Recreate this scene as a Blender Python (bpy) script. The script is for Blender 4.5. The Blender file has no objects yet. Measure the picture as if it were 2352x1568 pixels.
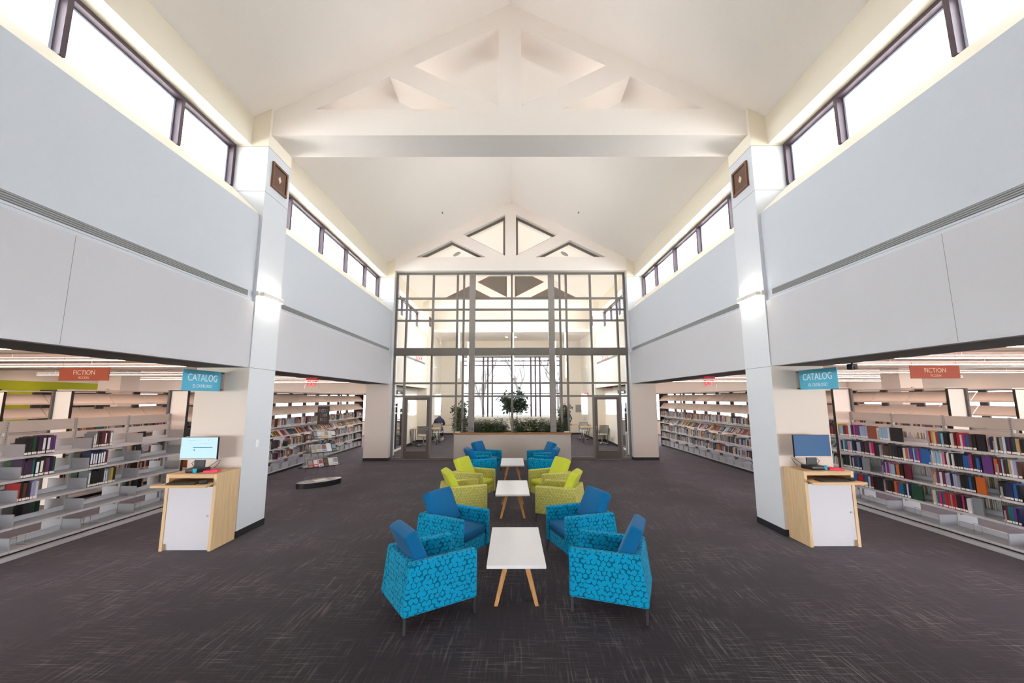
import bpy, bmesh, math, random
from mathutils import Vector, Matrix
random.seed(7)
C = bpy.context.scene.collection
D = bpy.data
SC = bpy.context.scene
R = math.radians

# ------------------------------------------------------------ camera, sky, exposure
def aim(pitch, yaw, roll):
    F = Vector((math.sin(yaw)*math.cos(pitch), math.cos(yaw)*math.cos(pitch), math.sin(pitch)))
    X = Vector((math.cos(yaw), -math.sin(yaw), 0)); U = X.cross(F)
    X2 = X*math.cos(roll)+U*math.sin(roll); U2 = -X*math.sin(roll)+U*math.cos(roll)
    return Matrix((X2, U2, -F)).transposed().to_4x4()
cam_data = D.cameras.new('camera'); cam = D.objects.new('camera', cam_data); C.objects.link(cam)
cam_data.sensor_fit = 'HORIZONTAL'; cam_data.sensor_width = 36.0; cam_data.lens = 36.0*939.3/2352
cam_data.clip_start = 0.05; cam_data.clip_end = 200
cam.matrix_world = Matrix.Translation((0.011, 0, 2.1)) @ aim(R(7.92), R(0.1187), R(-0.1545))
SC.camera = cam
world = D.worlds.new('overcast_sky'); SC.world = world; world.use_nodes = True
_bg = world.node_tree.nodes['Background']; _bg.inputs[0].default_value = (0.92, 0.955, 1.0, 1); _bg.inputs[1].default_value = 4.4
SC.view_settings.view_transform = 'Standard'; SC.view_settings.look = 'None'
SC.view_settings.gamma = 1.0; SC.view_settings.exposure = 2.7; SC.view_settings.use_curve_mapping = False
cy = SC.cycles
cy.use_denoising = True; cy.max_bounces = 9; cy.diffuse_bounces = 7; cy.adaptive_threshold = 0.015; cy.glossy_bounces = 3
cy.transmission_bounces = 4; cy.transparent_max_bounces = 16; cy.caustics_reflective = False; cy.caustics_refractive = False
cy.sample_clamp_indirect = 6.0

# ------------------------------------------------------------ materials
def lin(c):
    return tuple((x/255/12.92 if x/255 <= 0.04045 else ((x/255+0.055)/1.055)**2.4) for x in c)
class N:
    def __init__(s, name):
        s.m = D.materials.new(name); s.m.use_nodes = True; s.t = s.m.node_tree
        s.b = s.t.nodes['Principled BSDF']; s.out = s.t.nodes['Material Output']
    def n(s, typ, **kw):
        nd = s.t.nodes.new(typ)
        for k, v in kw.items():
            if k.startswith('i_'):
                key = k[2:]; key = int(key) if key.isdigit() else key
                if isinstance(v, bpy.types.NodeSocket): s.t.links.new(v, nd.inputs[key])
                else: nd.inputs[key].default_value = v
            else: setattr(nd, k, v)
        return nd
    def math(s, op, a, b=None, c=None):
        nd = s.t.nodes.new('ShaderNodeMath'); nd.operation = op
        for i, v in enumerate((a, b, c)):
            if v is None: continue
            if isinstance(v, bpy.types.NodeSocket): s.t.links.new(v, nd.inputs[i])
            else: nd.inputs[i].default_value = v
        return nd.outputs[0]
    def vm(s, op, a, b=None, out=0):
        nd = s.t.nodes.new('ShaderNodeVectorMath'); nd.operation = op
        for i, v in enumerate((a, b)):
            if v is None: continue
            if isinstance(v, bpy.types.NodeSocket): s.t.links.new(v, nd.inputs[i])
            else: nd.inputs[i].default_value = v
        return nd.outputs[out]
    def mix(s, f, a, b):
        nd = s.t.nodes.new('ShaderNodeMix'); nd.data_type = 'RGBA'
        for i, v in ((0, f), (6, a), (7, b)):
            if isinstance(v, bpy.types.NodeSocket): s.t.links.new(v, nd.inputs[i])
            elif i == 0: nd.inputs[0].default_value = v
            else: nd.inputs[i].default_value = (*v[:3], 1)
        return nd.outputs[2]
    def link(s, a, b): s.t.links.new(a, b)
def paint(name, rgb, rough=0.6, var=0.03, scale=60, metal=0.0, bump=0.0, coat=0.0):
    k = N(name); c = lin(rgb)
    tc = k.n('ShaderNodeTexCoord')
    nz = k.n('ShaderNodeTexNoise', i_Scale=scale, i_Detail=3.0, i_Vector=tc.outputs['Object'])
    col = k.mix(nz.outputs['Fac'], tuple(x*(1-var) for x in c), tuple(min(1, x*(1+var)) for x in c))
    k.link(col, k.b.inputs['Base Color'])
    k.b.inputs['Roughness'].default_value = rough; k.b.inputs['Metallic'].default_value = metal
    k.b.inputs['Coat Weight'].default_value = coat
    if bump:
        b = k.n('ShaderNodeBump', i_Strength=bump, i_Distance=0.002, i_Height=nz.outputs['Fac'])
        k.link(b.outputs[0], k.b.inputs['Normal'])
    return k.m
def wood(name, ca, cb, axis=2, scale=9):
    k = N(name); tc = k.n('ShaderNodeTexCoord')
    sc = [scale*4]*3; sc[axis] = scale*0.25
    mp = k.n('ShaderNodeMapping', i_Vector=tc.outputs['Object'], i_Scale=tuple(sc))
    nz = k.n('ShaderNodeTexNoise', i_Scale=1.0, i_Detail=5.0, i_Distortion=0.6, i_Vector=mp.outputs[0])
    rp = k.n('ShaderNodeMapRange', i_Value=nz.outputs['Fac'], i_1=0.3, i_2=0.7)
    k.link(k.mix(rp.outputs[0], lin(ca), lin(cb)), k.b.inputs['Base Color'])
    k.b.inputs['Roughness'].default_value = 0.45
    return k.m
def emit(name, rgb, strength, base=1.0):
    k = N(name); c = lin(rgb)
    k.b.inputs['Base Color'].default_value = (c[0]*base, c[1]*base, c[2]*base, 1); k.b.inputs['Emission Color'].default_value = (*c, 1)
    k.b.inputs['Emission Strength'].default_value = strength
    return k.m
def clear(name, tint=(1, 1, 1), gloss=0.06, rough=0.02):
    k = N(name); t = k.t
    tr = k.n('ShaderNodeBsdfTransparent'); tr.inputs[0].default_value = (*tint, 1)
    gl = k.n('ShaderNodeBsdfGlossy'); gl.inputs['Roughness'].default_value = rough
    lw = k.n('ShaderNodeFresnel', i_IOR=1.45)
    f = k.math('MULTIPLY_ADD', lw.outputs[0], 0.8, gloss-0.03)
    mx = k.n('ShaderNodeMixShader'); k.link(f, mx.inputs[0]); k.link(tr.outputs[0], mx.inputs[1]); k.link(gl.outputs[0], mx.inputs[2])
    k.link(mx.outputs[0], k.out.inputs[0]); t.nodes.remove(k.b)
    return k.m
def carpet_mat():
    k = N('carpet_charcoal'); geo = k.n('ShaderNodeNewGeometry')
    mp = k.n('ShaderNodeMapping', i_Vector=geo.outputs['Position'], i_Rotation=(0, 0, R(1.5)), i_Scale=(4, 4, 4))
    sp = k.n('ShaderNodeSeparateXYZ', i_0=mp.outputs[0]); x, y = sp.outputs[0], sp.outputs[1]
    fx, fy = k.math('FLOOR', x), k.math('FLOOR', y)
    w = k.math('FLOORED_MODULO', k.math('SUBTRACT', fx, fy), 8.0)
    hor = k.math('LESS_THAN', w, 4.0)
    def streaks(a, b, seed):
        v = k.n('ShaderNodeCombineXYZ', i_0=k.math('MULTIPLY', a, 0.75), i_1=k.math('MULTIPLY', b, 14.0), i_2=seed)
        n1 = k.n('ShaderNodeTexNoise', i_Scale=1.0, i_Detail=2.5, i_Roughness=0.65, i_Vector=v.outputs[0])
        return k.n('ShaderNodeMapRange', i_Value=n1.outputs['Fac'], i_1=0.53, i_2=0.76).outputs[0]
    s1, s2 = streaks(x, y, 0.0), streaks(y, x, 7.3)
    main = k.math('ADD', k.math('MULTIPLY', s1, hor), k.math('MULTIPLY', s2, k.math('SUBTRACT', 1.0, hor)))
    cross = k.math('ADD', k.math('MULTIPLY', s2, hor), k.math('MULTIPLY', s1, k.math('SUBTRACT', 1.0, hor)))
    pat = k.n('ShaderNodeTexNoise', i_Scale=1.3, i_Detail=2.0, i_Vector=geo.outputs['Position'])
    pm = k.n('ShaderNodeMapRange', i_Value=pat.outputs['Fac'], i_1=0.40, i_2=0.62).outputs[0]
    st = k.math('MULTIPLY', k.math('ADD', main, k.math('MULTIPLY', cross, 0.6)), k.math('MULTIPLY_ADD', pm, 0.8, 0.12))
    fine = k.n('ShaderNodeTexNoise', i_Scale=260.0, i_Detail=2.0, i_Vector=geo.outputs['Position'])
    hue = k.n('ShaderNodeTexNoise', i_Scale=2.2, i_Detail=3.0, i_Vector=geo.outputs['Position'])
    base = k.mix(hue.outputs['Fac'], lin((47, 43, 49)), lin((52, 47, 50)))
    base = k.mix(k.math('MULTIPLY', fine.outputs['Fac'], 0.55), base, lin((30, 28, 33)))
    hi = k.mix(hue.outputs['Fac'], lin((140, 128, 128)), lin((134, 130, 132)))
    k.link(k.mix(k.math('MINIMUM', k.math('MULTIPLY', st, 0.8), 0.8), base, hi), k.b.inputs['Base Color'])
    k.b.inputs['Roughness'].default_value = 0.85; k.b.inputs['Specular IOR Level'].default_value = 0.25
    k.b.inputs['Sheen Weight'].default_value = 0.4; k.b.inputs['Sheen Roughness'].default_value = 0.3; k.b.inputs['Sheen Tint'].default_value = (*lin((214, 200, 214)), 1)
    bp = k.n('ShaderNodeBump', i_Strength=0.4, i_Distance=0.004, i_Height=fine.outputs['Fac'])
    k.link(bp.outputs[0], k.b.inputs['Normal'])
    return k.m
def hex_fabric(name, base, line, cell=0.052, width=0.055, soft=0.5, amount=1.0, double=True):
    k = N(name); uv = k.n('ShaderNodeUVMap')
    S = (1.0, 1.7320508, 1.0)
    p = k.vm('MULTIPLY', uv.outputs[0], (1/cell, 1/cell, 0))
    wob = k.n('ShaderNodeTexNoise', i_Scale=0.55, i_Detail=1.0, i_Vector=p)
    p = k.vm('ADD', p, k.vm('MULTIPLY', k.vm('SUBTRACT', wob.outputs['Color'], (0.5, 0.5, 0.5)), (0.55, 0.55, 0)))
    def wrap(q):
        nd = k.t.nodes.new('ShaderNodeVectorMath'); nd.operation = 'WRAP'
        k.link(q, nd.inputs[0]); nd.inputs[1].default_value = (0.5, 0.8660254, 1); nd.inputs[2].default_value = (-0.5, -0.8660254, -1)
        return nd.outputs[0]
    a = wrap(p); b = wrap(k.vm('SUBTRACT', p, (0.5, 0.8660254, 0)))
    la = k.vm('LENGTH', k.vm('MULTIPLY', a, (1, 1, 0)), out=1); lb = k.vm('LENGTH', k.vm('MULTIPLY', b, (1, 1, 0)), out=1)
    pick = k.math('LESS_THAN', la, lb)
    mx = k.t.nodes.new('ShaderNodeMix'); mx.data_type = 'VECTOR'
    k.link(pick, mx.inputs[0]); k.link(b, mx.inputs[4]); k.link(a, mx.inputs[5]); g = mx.outputs[1]
    ag = k.vm('ABSOLUTE', g)
    dd = k.math('MAXIMUM', k.vm('DOT_PRODUCT', ag, (1, 0, 0), out=1), k.vm('DOT_PRODUCT', ag, (0.5, 0.8660254, 0), out=1))
    edge = k.math('SUBTRACT', 0.5, dd)
    ln = k.n('ShaderNodeMapRange', i_Value=edge, i_1=width, i_2=width*soft*0.6, i_3=0.0, i_4=1.0).outputs[0]
    if double:
        ln2 = k.n('ShaderNodeMapRange', i_Value=k.math('ABSOLUTE', k.math('SUBTRACT', edge, width*2.1)), i_1=width*0.75, i_2=width*0.35, i_3=0.0, i_4=1.0).outputs[0]
        sel2 = k.n('ShaderNodeTexNoise', i_Scale=0.9, i_Detail=0.0, i_Vector=k.vm('ADD', p, (11.3, 5.1, 0)))
        m2 = k.n('ShaderNodeMapRange', i_Value=sel2.outputs['Fac'], i_1=0.56, i_2=0.6).outputs[0]
        ln = k.math('MAXIMUM', ln, k.math('MULTIPLY', ln2, m2))
    sel = k.n('ShaderNodeTexNoise', i_Scale=1.35, i_Detail=0.0, i_Vector=p)
    msk = k.n('ShaderNodeMapRange', i_Value=sel.outputs['Fac'], i_1=0.40, i_2=0.44).outputs[0]
    ln = k.math('MULTIPLY', k.math('MULTIPLY', ln, msk), amount)
    fine = k.n('ShaderNodeTexNoise', i_Scale=30.0, i_Detail=2.0, i_Vector=p)
    bc = k.mix(fine.outputs['Fac'], tuple(x*0.88 for x in lin(base)), tuple(min(1, x*1.1) for x in lin(base)))
    k.link(k.mix(ln, bc, lin(line)), k.b.inputs['Base Color'])
    k.b.inputs['Roughness'].default_value = 0.85; k.b.inputs['Specular IOR Level'].default_value = 0.15; k.b.inputs['Sheen Weight'].default_value = 0.08
    return k.m
def cloth(name, rgb, sheen=0.3):
    k = N(name); tc = k.n('ShaderNodeTexCoord'); c = lin(rgb)
    nz = k.n('ShaderNodeTexNoise', i_Scale=420.0, i_Detail=2.0, i_Vector=tc.outputs['Object'])
    k.link(k.mix(nz.outputs['Fac'], tuple(x*0.82 for x in c), tuple(min(1, x*1.15) for x in c)), k.b.inputs['Base Color'])
    k.b.inputs['Roughness'].default_value = 0.9; k.b.inputs['Specular IOR Level'].default_value = 0.2; k.b.inputs['Sheen Weight'].default_value = sheen*0.4
    b = k.n('ShaderNodeBump', i_Strength=0.15, i_Distance=0.002, i_Height=nz.outputs['Fac']); k.link(b.outputs[0], k.b.inputs['Normal'])
    return k.m
def leaf_mat(name, ca, cb):
    k = N(name); geo = k.n('ShaderNodeNewGeometry')
    nz = k.n('ShaderNodeTexNoise', i_Scale=14.0, i_Vector=geo.outputs['Position'])
    k.link(k.mix(nz.outputs['Fac'], lin(ca), lin(cb)), k.b.inputs['Base Color'])
    k.b.inputs['Roughness'].default_value = 0.38
    return k.m
M = dict(
 carpet=carpet_mat(),
 panel_up=paint('panel_paint_cool_grey', (204, 207, 214), 0.7), panel_lo=paint('acoustic_fabric_grey', (204, 201, 205), 0.95, 0.06, 300, bump=0.3),
 cream=paint('cream_paint', (244, 234, 216), 0.7), ceil=paint('ceiling_warm_white', (252, 244, 239), 0.8), header=paint('header_sand_paint', (228, 217, 198), 0.8),
 white=paint('white_panel', (216, 218, 223), 0.5), beige=paint('beige_paint', (228, 215, 205), 0.75, 0.05, 200), seam=paint('seam_grey', (120, 118, 116), 0.9),  # seams are plain dark grey joint lines
 soffit=paint('soffit_shade_taupe', (98, 90, 86), 0.9), wingceil=paint('aisle_ceiling', (236, 220, 210), 0.9), room=paint('study_room_cream', (234, 226, 215), 0.75),  # soffit colour darkened to stand in for shade on the beam's underside
 base=paint('black_rubber_base', (30, 30, 34), 0.6), bronze=paint('bronze_window_frame', (84, 70, 78), 0.45, metal=0.3), taupe=paint('taupe_curtain_frame', (124, 117, 111), 0.5), post=paint('post_grey_taupe', (150, 142, 137), 0.6, 0.08, 200),
 doorfr=paint('dark_bronze_door', (98, 88, 82), 0.5), grille=paint('grille_grey', (150, 150, 150), 0.5, metal=0.3), dark=paint('dark_void', (38, 36, 36), 0.9),
 glass=clear('window_glass', (0.97, 0.99, 0.99), 0.035), acrylic=clear('clear_acrylic', (0.93, 0.95, 0.96), 0.10), sash=paint('pale_sash', (206, 208, 226), 0.4), glasst=clear('sky_dimming_glass', (0.35, 0.355, 0.365), 0.03), glassm=clear('sky_dimming_glass_light', (0.63, 0.64, 0.66), 0.03), lime=paint('lime_wall', (178, 186, 30), 0.8),  # dark and light window tints are added to dim the bright sky
 trussdark=paint('dark_grille_panel', (112, 106, 98), 0.9), trusstrim=paint('red_brown_trim', (150, 104, 92), 0.7),
 oak=wood('light_oak_laminate', (206, 172, 128), (222, 192, 152), 2), oakh=wood('light_oak_edge', (196, 156, 106), (210, 174, 126), 0), walnut=wood('carved_walnut', (94, 62, 44), (140, 92, 62), 0, 30),
 woodleg=wood('oak_leg', (190, 128, 70), (216, 160, 98), 2), lam=paint('white_laminate', (240, 240, 243), 0.35), doorlam=paint('pale_grey_laminate', (208, 205, 211), 0.5, 0.05, 400),
 steel=paint('shelf_steel_grey', (190, 190, 194), 0.4, 0.02, 40), steelb=paint('shelf_bracket_grey', (172, 172, 178), 0.45), plate=paint('backplate_beige', (206, 196, 190), 0.5), upr=paint('upright_grey', (178, 174, 172), 0.5),
 uprdark=paint('upright_dark', (92, 88, 88), 0.6), wing=paint('aisle_wall_pale_pink', (240, 226, 214), 0.8), slope=paint('sloped_shelf_lit', (226, 214, 204), 0.5), endw=paint('end_panel_white', (236, 226, 218), 0.6), endb=paint('end_panel_edge_black', (28, 24, 24), 0.5), endbr=paint('end_panel_brown', (58, 36, 34), 0.5),  # sloped shelves are a lighter, warmer steel with the lamp light painted in
 metal=paint('brushed_metal', (176, 176, 178), 0.3, metal=0.9), legm=paint('gunmetal_leg', (96, 98, 104), 0.35, metal=0.8), black=paint('black_plastic', (22, 22, 24), 0.4), greyp=paint('grey_plastic', (196, 184, 184), 0.4),
 alum=paint('polished_aluminium', (225, 226, 230), 0.25, metal=0.6),
 red=paint('pink_red_plastic', (226, 16, 76), 0.35), cyan=paint('blue_cup_plastic', (52, 168, 208), 0.4), paper=paint('paper_white', (242, 238, 232), 0.8), label=paint('spine_label', (236, 228, 216), 0.8),
 signblue=paint('sign_blue', (88, 182, 212), 0.5), signor=paint('sign_orange', (158, 54, 8), 0.5), signblk=paint('sign_black', (30, 32, 34), 0.5), letter=paint('letter_white', (236, 240, 244), 0.6), letterp=paint('letter_pale', (232, 196, 172), 0.6),
 exitred=emit('exit_letter_red', (240, 24, 48), 0.3), exitpink=emit('exit_letter_faint', (238, 110, 112), 0.18), exitbox=paint('exit_housing_red', (226, 40, 62), 0.5),
 lampup=emit('added_lamp_uplight', (255, 222, 206), 0.7), lampw=emit('linear_lamp_diffuser', (255, 220, 202), 3.4), rod=emit('pendant_tube', (255, 247, 238), 13.0), rodb=emit('pendant_tube_dim', (255, 245, 230), 3.0), roofw=paint('white_bounce_roof', (246, 240, 232), 0.9), sconce=emit('sconce_lens', (255, 247, 232), 8.0), down=emit('downlight_lens', (255, 244, 224), 8.0),
 lampb=paint('lamp_housing_white', (236, 226, 220), 0.5), duct=paint('duct_white', (228, 214, 206), 0.5),
 blue_hex=hex_fabric('turquoise_hexagon_fabric', (4, 156, 202), (0, 34, 54), width=0.06, soft=0.95), yel_hex=hex_fabric('chartreuse_print_fabric', (184, 180, 92), (212, 208, 126), cell=0.05, width=0.12, soft=0.9, double=False),
 blue_c=cloth('blue_wool', (4, 102, 156)), yel_c=cloth('lime_wool', (198, 206, 62)), teal_c=cloth('teal_wool', (16, 110, 128)),
 skin=paint('skin', (196, 150, 124), 0.6), navy_c=cloth('navy_hoodie', (40, 48, 84)), jeans=cloth('dark_trousers', (30, 32, 44)), shoe=paint('pale_shoe', (206, 206, 206), 0.6), mesh=paint('mesh_back_grey', (188, 184, 178), 0.8),
 leafa=leaf_mat('shrub_leaf', (26, 62, 32), (72, 116, 56)), leafb=leaf_mat('fig_leaf', (26, 74, 52), (70, 124, 82)), stem=paint('tan_stem', (168, 140, 92), 0.8), soil=paint('potting_soil', (46, 36, 30), 0.95),
 planter=paint('planter_taupe', (206, 197, 188), 0.9, 0.08, 220, bump=0.3), cap=wood('planter_cap_wood', (150, 96, 52), (184, 128, 76), 0), bark=paint('bare_bark', (150, 140, 136), 0.9), lawn=paint('winter_lawn', (206, 206, 196), 0.95),
 screenw=emit('screen_page', (186, 220, 240), 0.17, 0.08), screenb=emit('screen_blue', (0, 74, 122), 0.16, 0.15), screenline=emit('screen_bar', (22, 92, 124), 0.05), switch=paint('switch_white', (244, 244, 244), 0.4),
)
BOOKC = dict(black=(30, 28, 32), navy=(34, 42, 84), blue=(36, 104, 178), paleblue=(164, 200, 226), teal=(28, 116, 128), green=(36, 78, 58), yellow=(220, 178, 40), tan=(206, 172, 132), cream=(226, 212, 188),
 white=(230, 230, 234), grey=(146, 150, 156), charcoal=(62, 58, 62), brown=(98, 62, 48), rust=(158, 78, 54), orange=(214, 108, 42), red=(196, 42, 50), maroon=(112, 30, 48), magenta=(200, 36, 110), pink=(224, 128, 150),
 purple=(104, 58, 132), plum=(66, 40, 72), lavender=(176, 176, 214))
BM = {k: paint('book_cover_'+k, tuple(x*.88 for x in v), 0.4, 0.12, 45) for k, v in BOOKC.items()}

# ------------------------------------------------------------ mesh helpers
class MB:
    def __init__(s, o=(0, 0, 0)): s.b = bmesh.new(); s.o = Vector(o)
    def face(s, vs, mi=0):
        f = s.b.faces.new([s.b.verts.new(Vector(v)-s.o) for v in vs]); f.material_index = mi; return f
    def hull8(s, p, mi=0):
        v = [s.b.verts.new(Vector(q)-s.o) for q in p]
        for q in ((0, 3, 2, 1), (4, 5, 6, 7), (0, 1, 5, 4), (1, 2, 6, 5), (2, 3, 7, 6), (3, 0, 4, 7)):
            s.b.faces.new([v[i] for i in q]).material_index = mi
        return s
    def box(s, x0, x1, y0, y1, z0, z1, mi=0):
        x0, x1 = sorted((x0, x1)); y0, y1 = sorted((y0, y1)); z0, z1 = sorted((z0, z1))
        return s.hull8([(x0, y0, z0), (x1, y0, z0), (x1, y1, z0), (x0, y1, z0), (x0, y0, z1), (x1, y0, z1), (x1, y1, z1), (x0, y1, z1)], mi)
    def prism(s, pts, axis, a, b, mi=0, mis=None):
        def P(q, t): return {0: (t, q[0], q[1]), 1: (q[0], t, q[1]), 2: (q[0], q[1], t)}[axis]
        n = len(pts)
        A = [s.b.verts.new(Vector(P(q, a))-s.o) for q in pts]; B = [s.b.verts.new(Vector(P(q, b))-s.o) for q in pts]
        fs = [s.b.faces.new(A[::-1]), s.b.faces.new(B)]
        for f in fs: f.material_index = mi
        for i in range(n):
            f = s.b.faces.new((A[i], A[(i+1) % n], B[(i+1) % n], B[i])); f.material_index = mis[i] if mis else mi; fs.append(f)
        bmesh.ops.recalc_face_normals(s.b, faces=fs)
        return s
    def tube(s, pts, r, seg=8, mi=0, cap=True):
        pts = [Vector(p) for p in pts]; rs = r if isinstance(r, (list, tuple)) else [r]*len(pts)
        rings = []
        for i, p in enumerate(pts):
            d = (pts[min(i+1, len(pts)-1)]-pts[max(i-1, 0)]).normalized()
            u = d.orthogonal().normalized() if i == 0 else (u-d*u.dot(d)).normalized()
            w = d.cross(u)
            rings.append([s.b.verts.new(p+(u*math.cos(2*math.pi*k/seg)+w*math.sin(2*math.pi*k/seg))*rs[i]-s.o) for k in range(seg)])
        for a, b in zip(rings, rings[1:]):
            for k in range(seg):
                f = s.b.faces.new((a[k], a[(k+1) % seg], b[(k+1) % seg], b[k])); f.smooth = True; f.material_index = mi
        if cap:
            s.b.faces.new(rings[0][::-1]).material_index = mi; s.b.faces.new(rings[-1]).material_index = mi
        return s
    def bar(s, p0, p1, w, d, up=(0, 0, 1), mi=0):
        p0, p1 = Vector(p0), Vector(p1); t = (p1-p0).normalized(); a = t.cross(Vector(up)).normalized()*w/2; b = a.cross(t).normalized()*d/2
        return s.hull8([p0-a-b, p0+a-b, p0+a+b, p0-a+b, p1-a-b, p1+a-b, p1+a+b, p1-a+b], mi)
    def lathe(s, prof, seg=24, c=(0, 0), mi=0, sx=1, sy=1, rot=0):
        rings = []
        for r, z in prof:
            ring = []
            for k in range(seg):
                t = 2*math.pi*k/seg; x, y = r*sx*math.cos(t), r*sy*math.sin(t)
                ring.append(s.b.verts.new(Vector((c[0]+x*math.cos(rot)-y*math.sin(rot), c[1]+x*math.sin(rot)+y*math.cos(rot), z))-s.o))
            rings.append(ring)
        for a, b in zip(rings, rings[1:]):
            for k in range(seg):
                f = s.b.faces.new((a[k], a[(k+1) % seg], b[(k+1) % seg], b[k])); f.material_index = mi; f.smooth = len(prof) > 6
        s.b.faces.new(rings[0][::-1]).material_index = mi; s.b.faces.new(rings[-1]).material_index = mi
        return s
    def build(s, name, mats, parent=None, bevel=0, seg=2, smooth=False, sub=0):
        me = D.meshes.new(name)
        bmesh.ops.recalc_face_normals(s.b, faces=s.b.faces[:])
        uvl = s.b.loops.layers.uv.new('UVMap')
        for f in s.b.faces:
            n = f.normal; ax = max(range(3), key=lambda i: abs(n[i]))
            for l in f.loops:
                c = l.vert.co; l[uvl].uv = ((c.y, c.z), (c.x, c.z), (c.x, c.y))[ax]
            if smooth: f.smooth = True
        s.b.to_mesh(me); s.b.free()
        for m in (mats if isinstance(mats, (list, tuple)) else [mats]): me.materials.append(m)
        return place(name, me, parent, bevel, seg, sub)
def place(name, me, parent=None, bevel=0, seg=2, sub=0):
    o = D.objects.new(name, me); C.objects.link(o)
    if parent: o.parent = parent
    if bevel:
        md = o.modifiers.new('bevel', 'BEVEL'); md.width = bevel; md.segments = seg; md.limit_method = 'ANGLE'; md.angle_limit = R(40)
        for p in me.polygons: p.use_smooth = True
        md.harden_normals = False
        w = o.modifiers.new('wn', 'WEIGHTED_NORMAL'); w.keep_sharp = False
    if sub:
        md = o.modifiers.new('sub', 'SUBSURF'); md.levels = sub; md.render_levels = sub
    return o
def pyd(name, vs, fs, mats, parent=None, mi=None):
    me = D.meshes.new(name); me.from_pydata(vs, [], fs); me.update()
    for m in (mats if isinstance(mats, (list, tuple)) else [mats]): me.materials.append(m)
    if mi: me.polygons.foreach_set('material_index', mi)
    return place(name, me, parent)
def tag(o, label, cat, group=None, kind=None):
    o['label'] = label; o['category'] = cat
    if group: o['group'] = group
    if kind: o['kind'] = kind
    return o
def thing(name, label, cat, loc=(0, 0, 0), rz=0, group=None):
    o = D.objects.new(name, None); C.objects.link(o); o.location = loc; o.rotation_euler = (0, 0, rz); o.empty_display_size = 0.1
    return tag(o, label, cat, group)
def struct(o, label=None, cat=None):
    o['kind'] = 'structure'
    if label: o['label'] = label; o['category'] = cat
    return o
def sroot(name, label=None, cat=None):
    o = D.objects.new(name, None); C.objects.link(o); o.empty_display_size = 0.1
    return struct(o, label, cat)
def kids(o): return [c for c in D.objects if c.parent == o]
def copy_tree(o, parent=None, table=None):
    c = o.copy(); C.objects.link(c)
    if parent: c.parent = parent
    for ch in table[o.name] if table and o.name in table else kids(o): copy_tree(ch, c, table)
    return c
def text(name, body, size, mat, parent, mw, sx=1.0, ext=0.0015, shear=0.0, align='CENTER'):
    cu = D.curves.new(name, 'FONT'); cu.body = body; cu.size = size; cu.extrude = ext; cu.align_x = align; cu.align_y = 'CENTER'; cu.shear = shear
    o = D.objects.new(name, cu); dg = None
    C.objects.link(o); bpy.context.view_layer.update()
    me = D.meshes.new_from_object(o.evaluated_get(bpy.context.evaluated_depsgraph_get()))
    D.objects.remove(o); me.name = name
    me.materials.clear(); me.materials.append(mat)
    me.transform(Matrix.Diagonal((sx, 1, 1, 1)))
    t = D.objects.new(name, me); C.objects.link(t); t.parent = parent; t.matrix_local = mw
    return t
def frame_m(loc, right, up):
    r, u = Vector(right).normalized(), Vector(up).normalized(); n = r.cross(u)
    m = Matrix((r, u, n)).transposed().to_4x4(); m.translation = loc; return m

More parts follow.
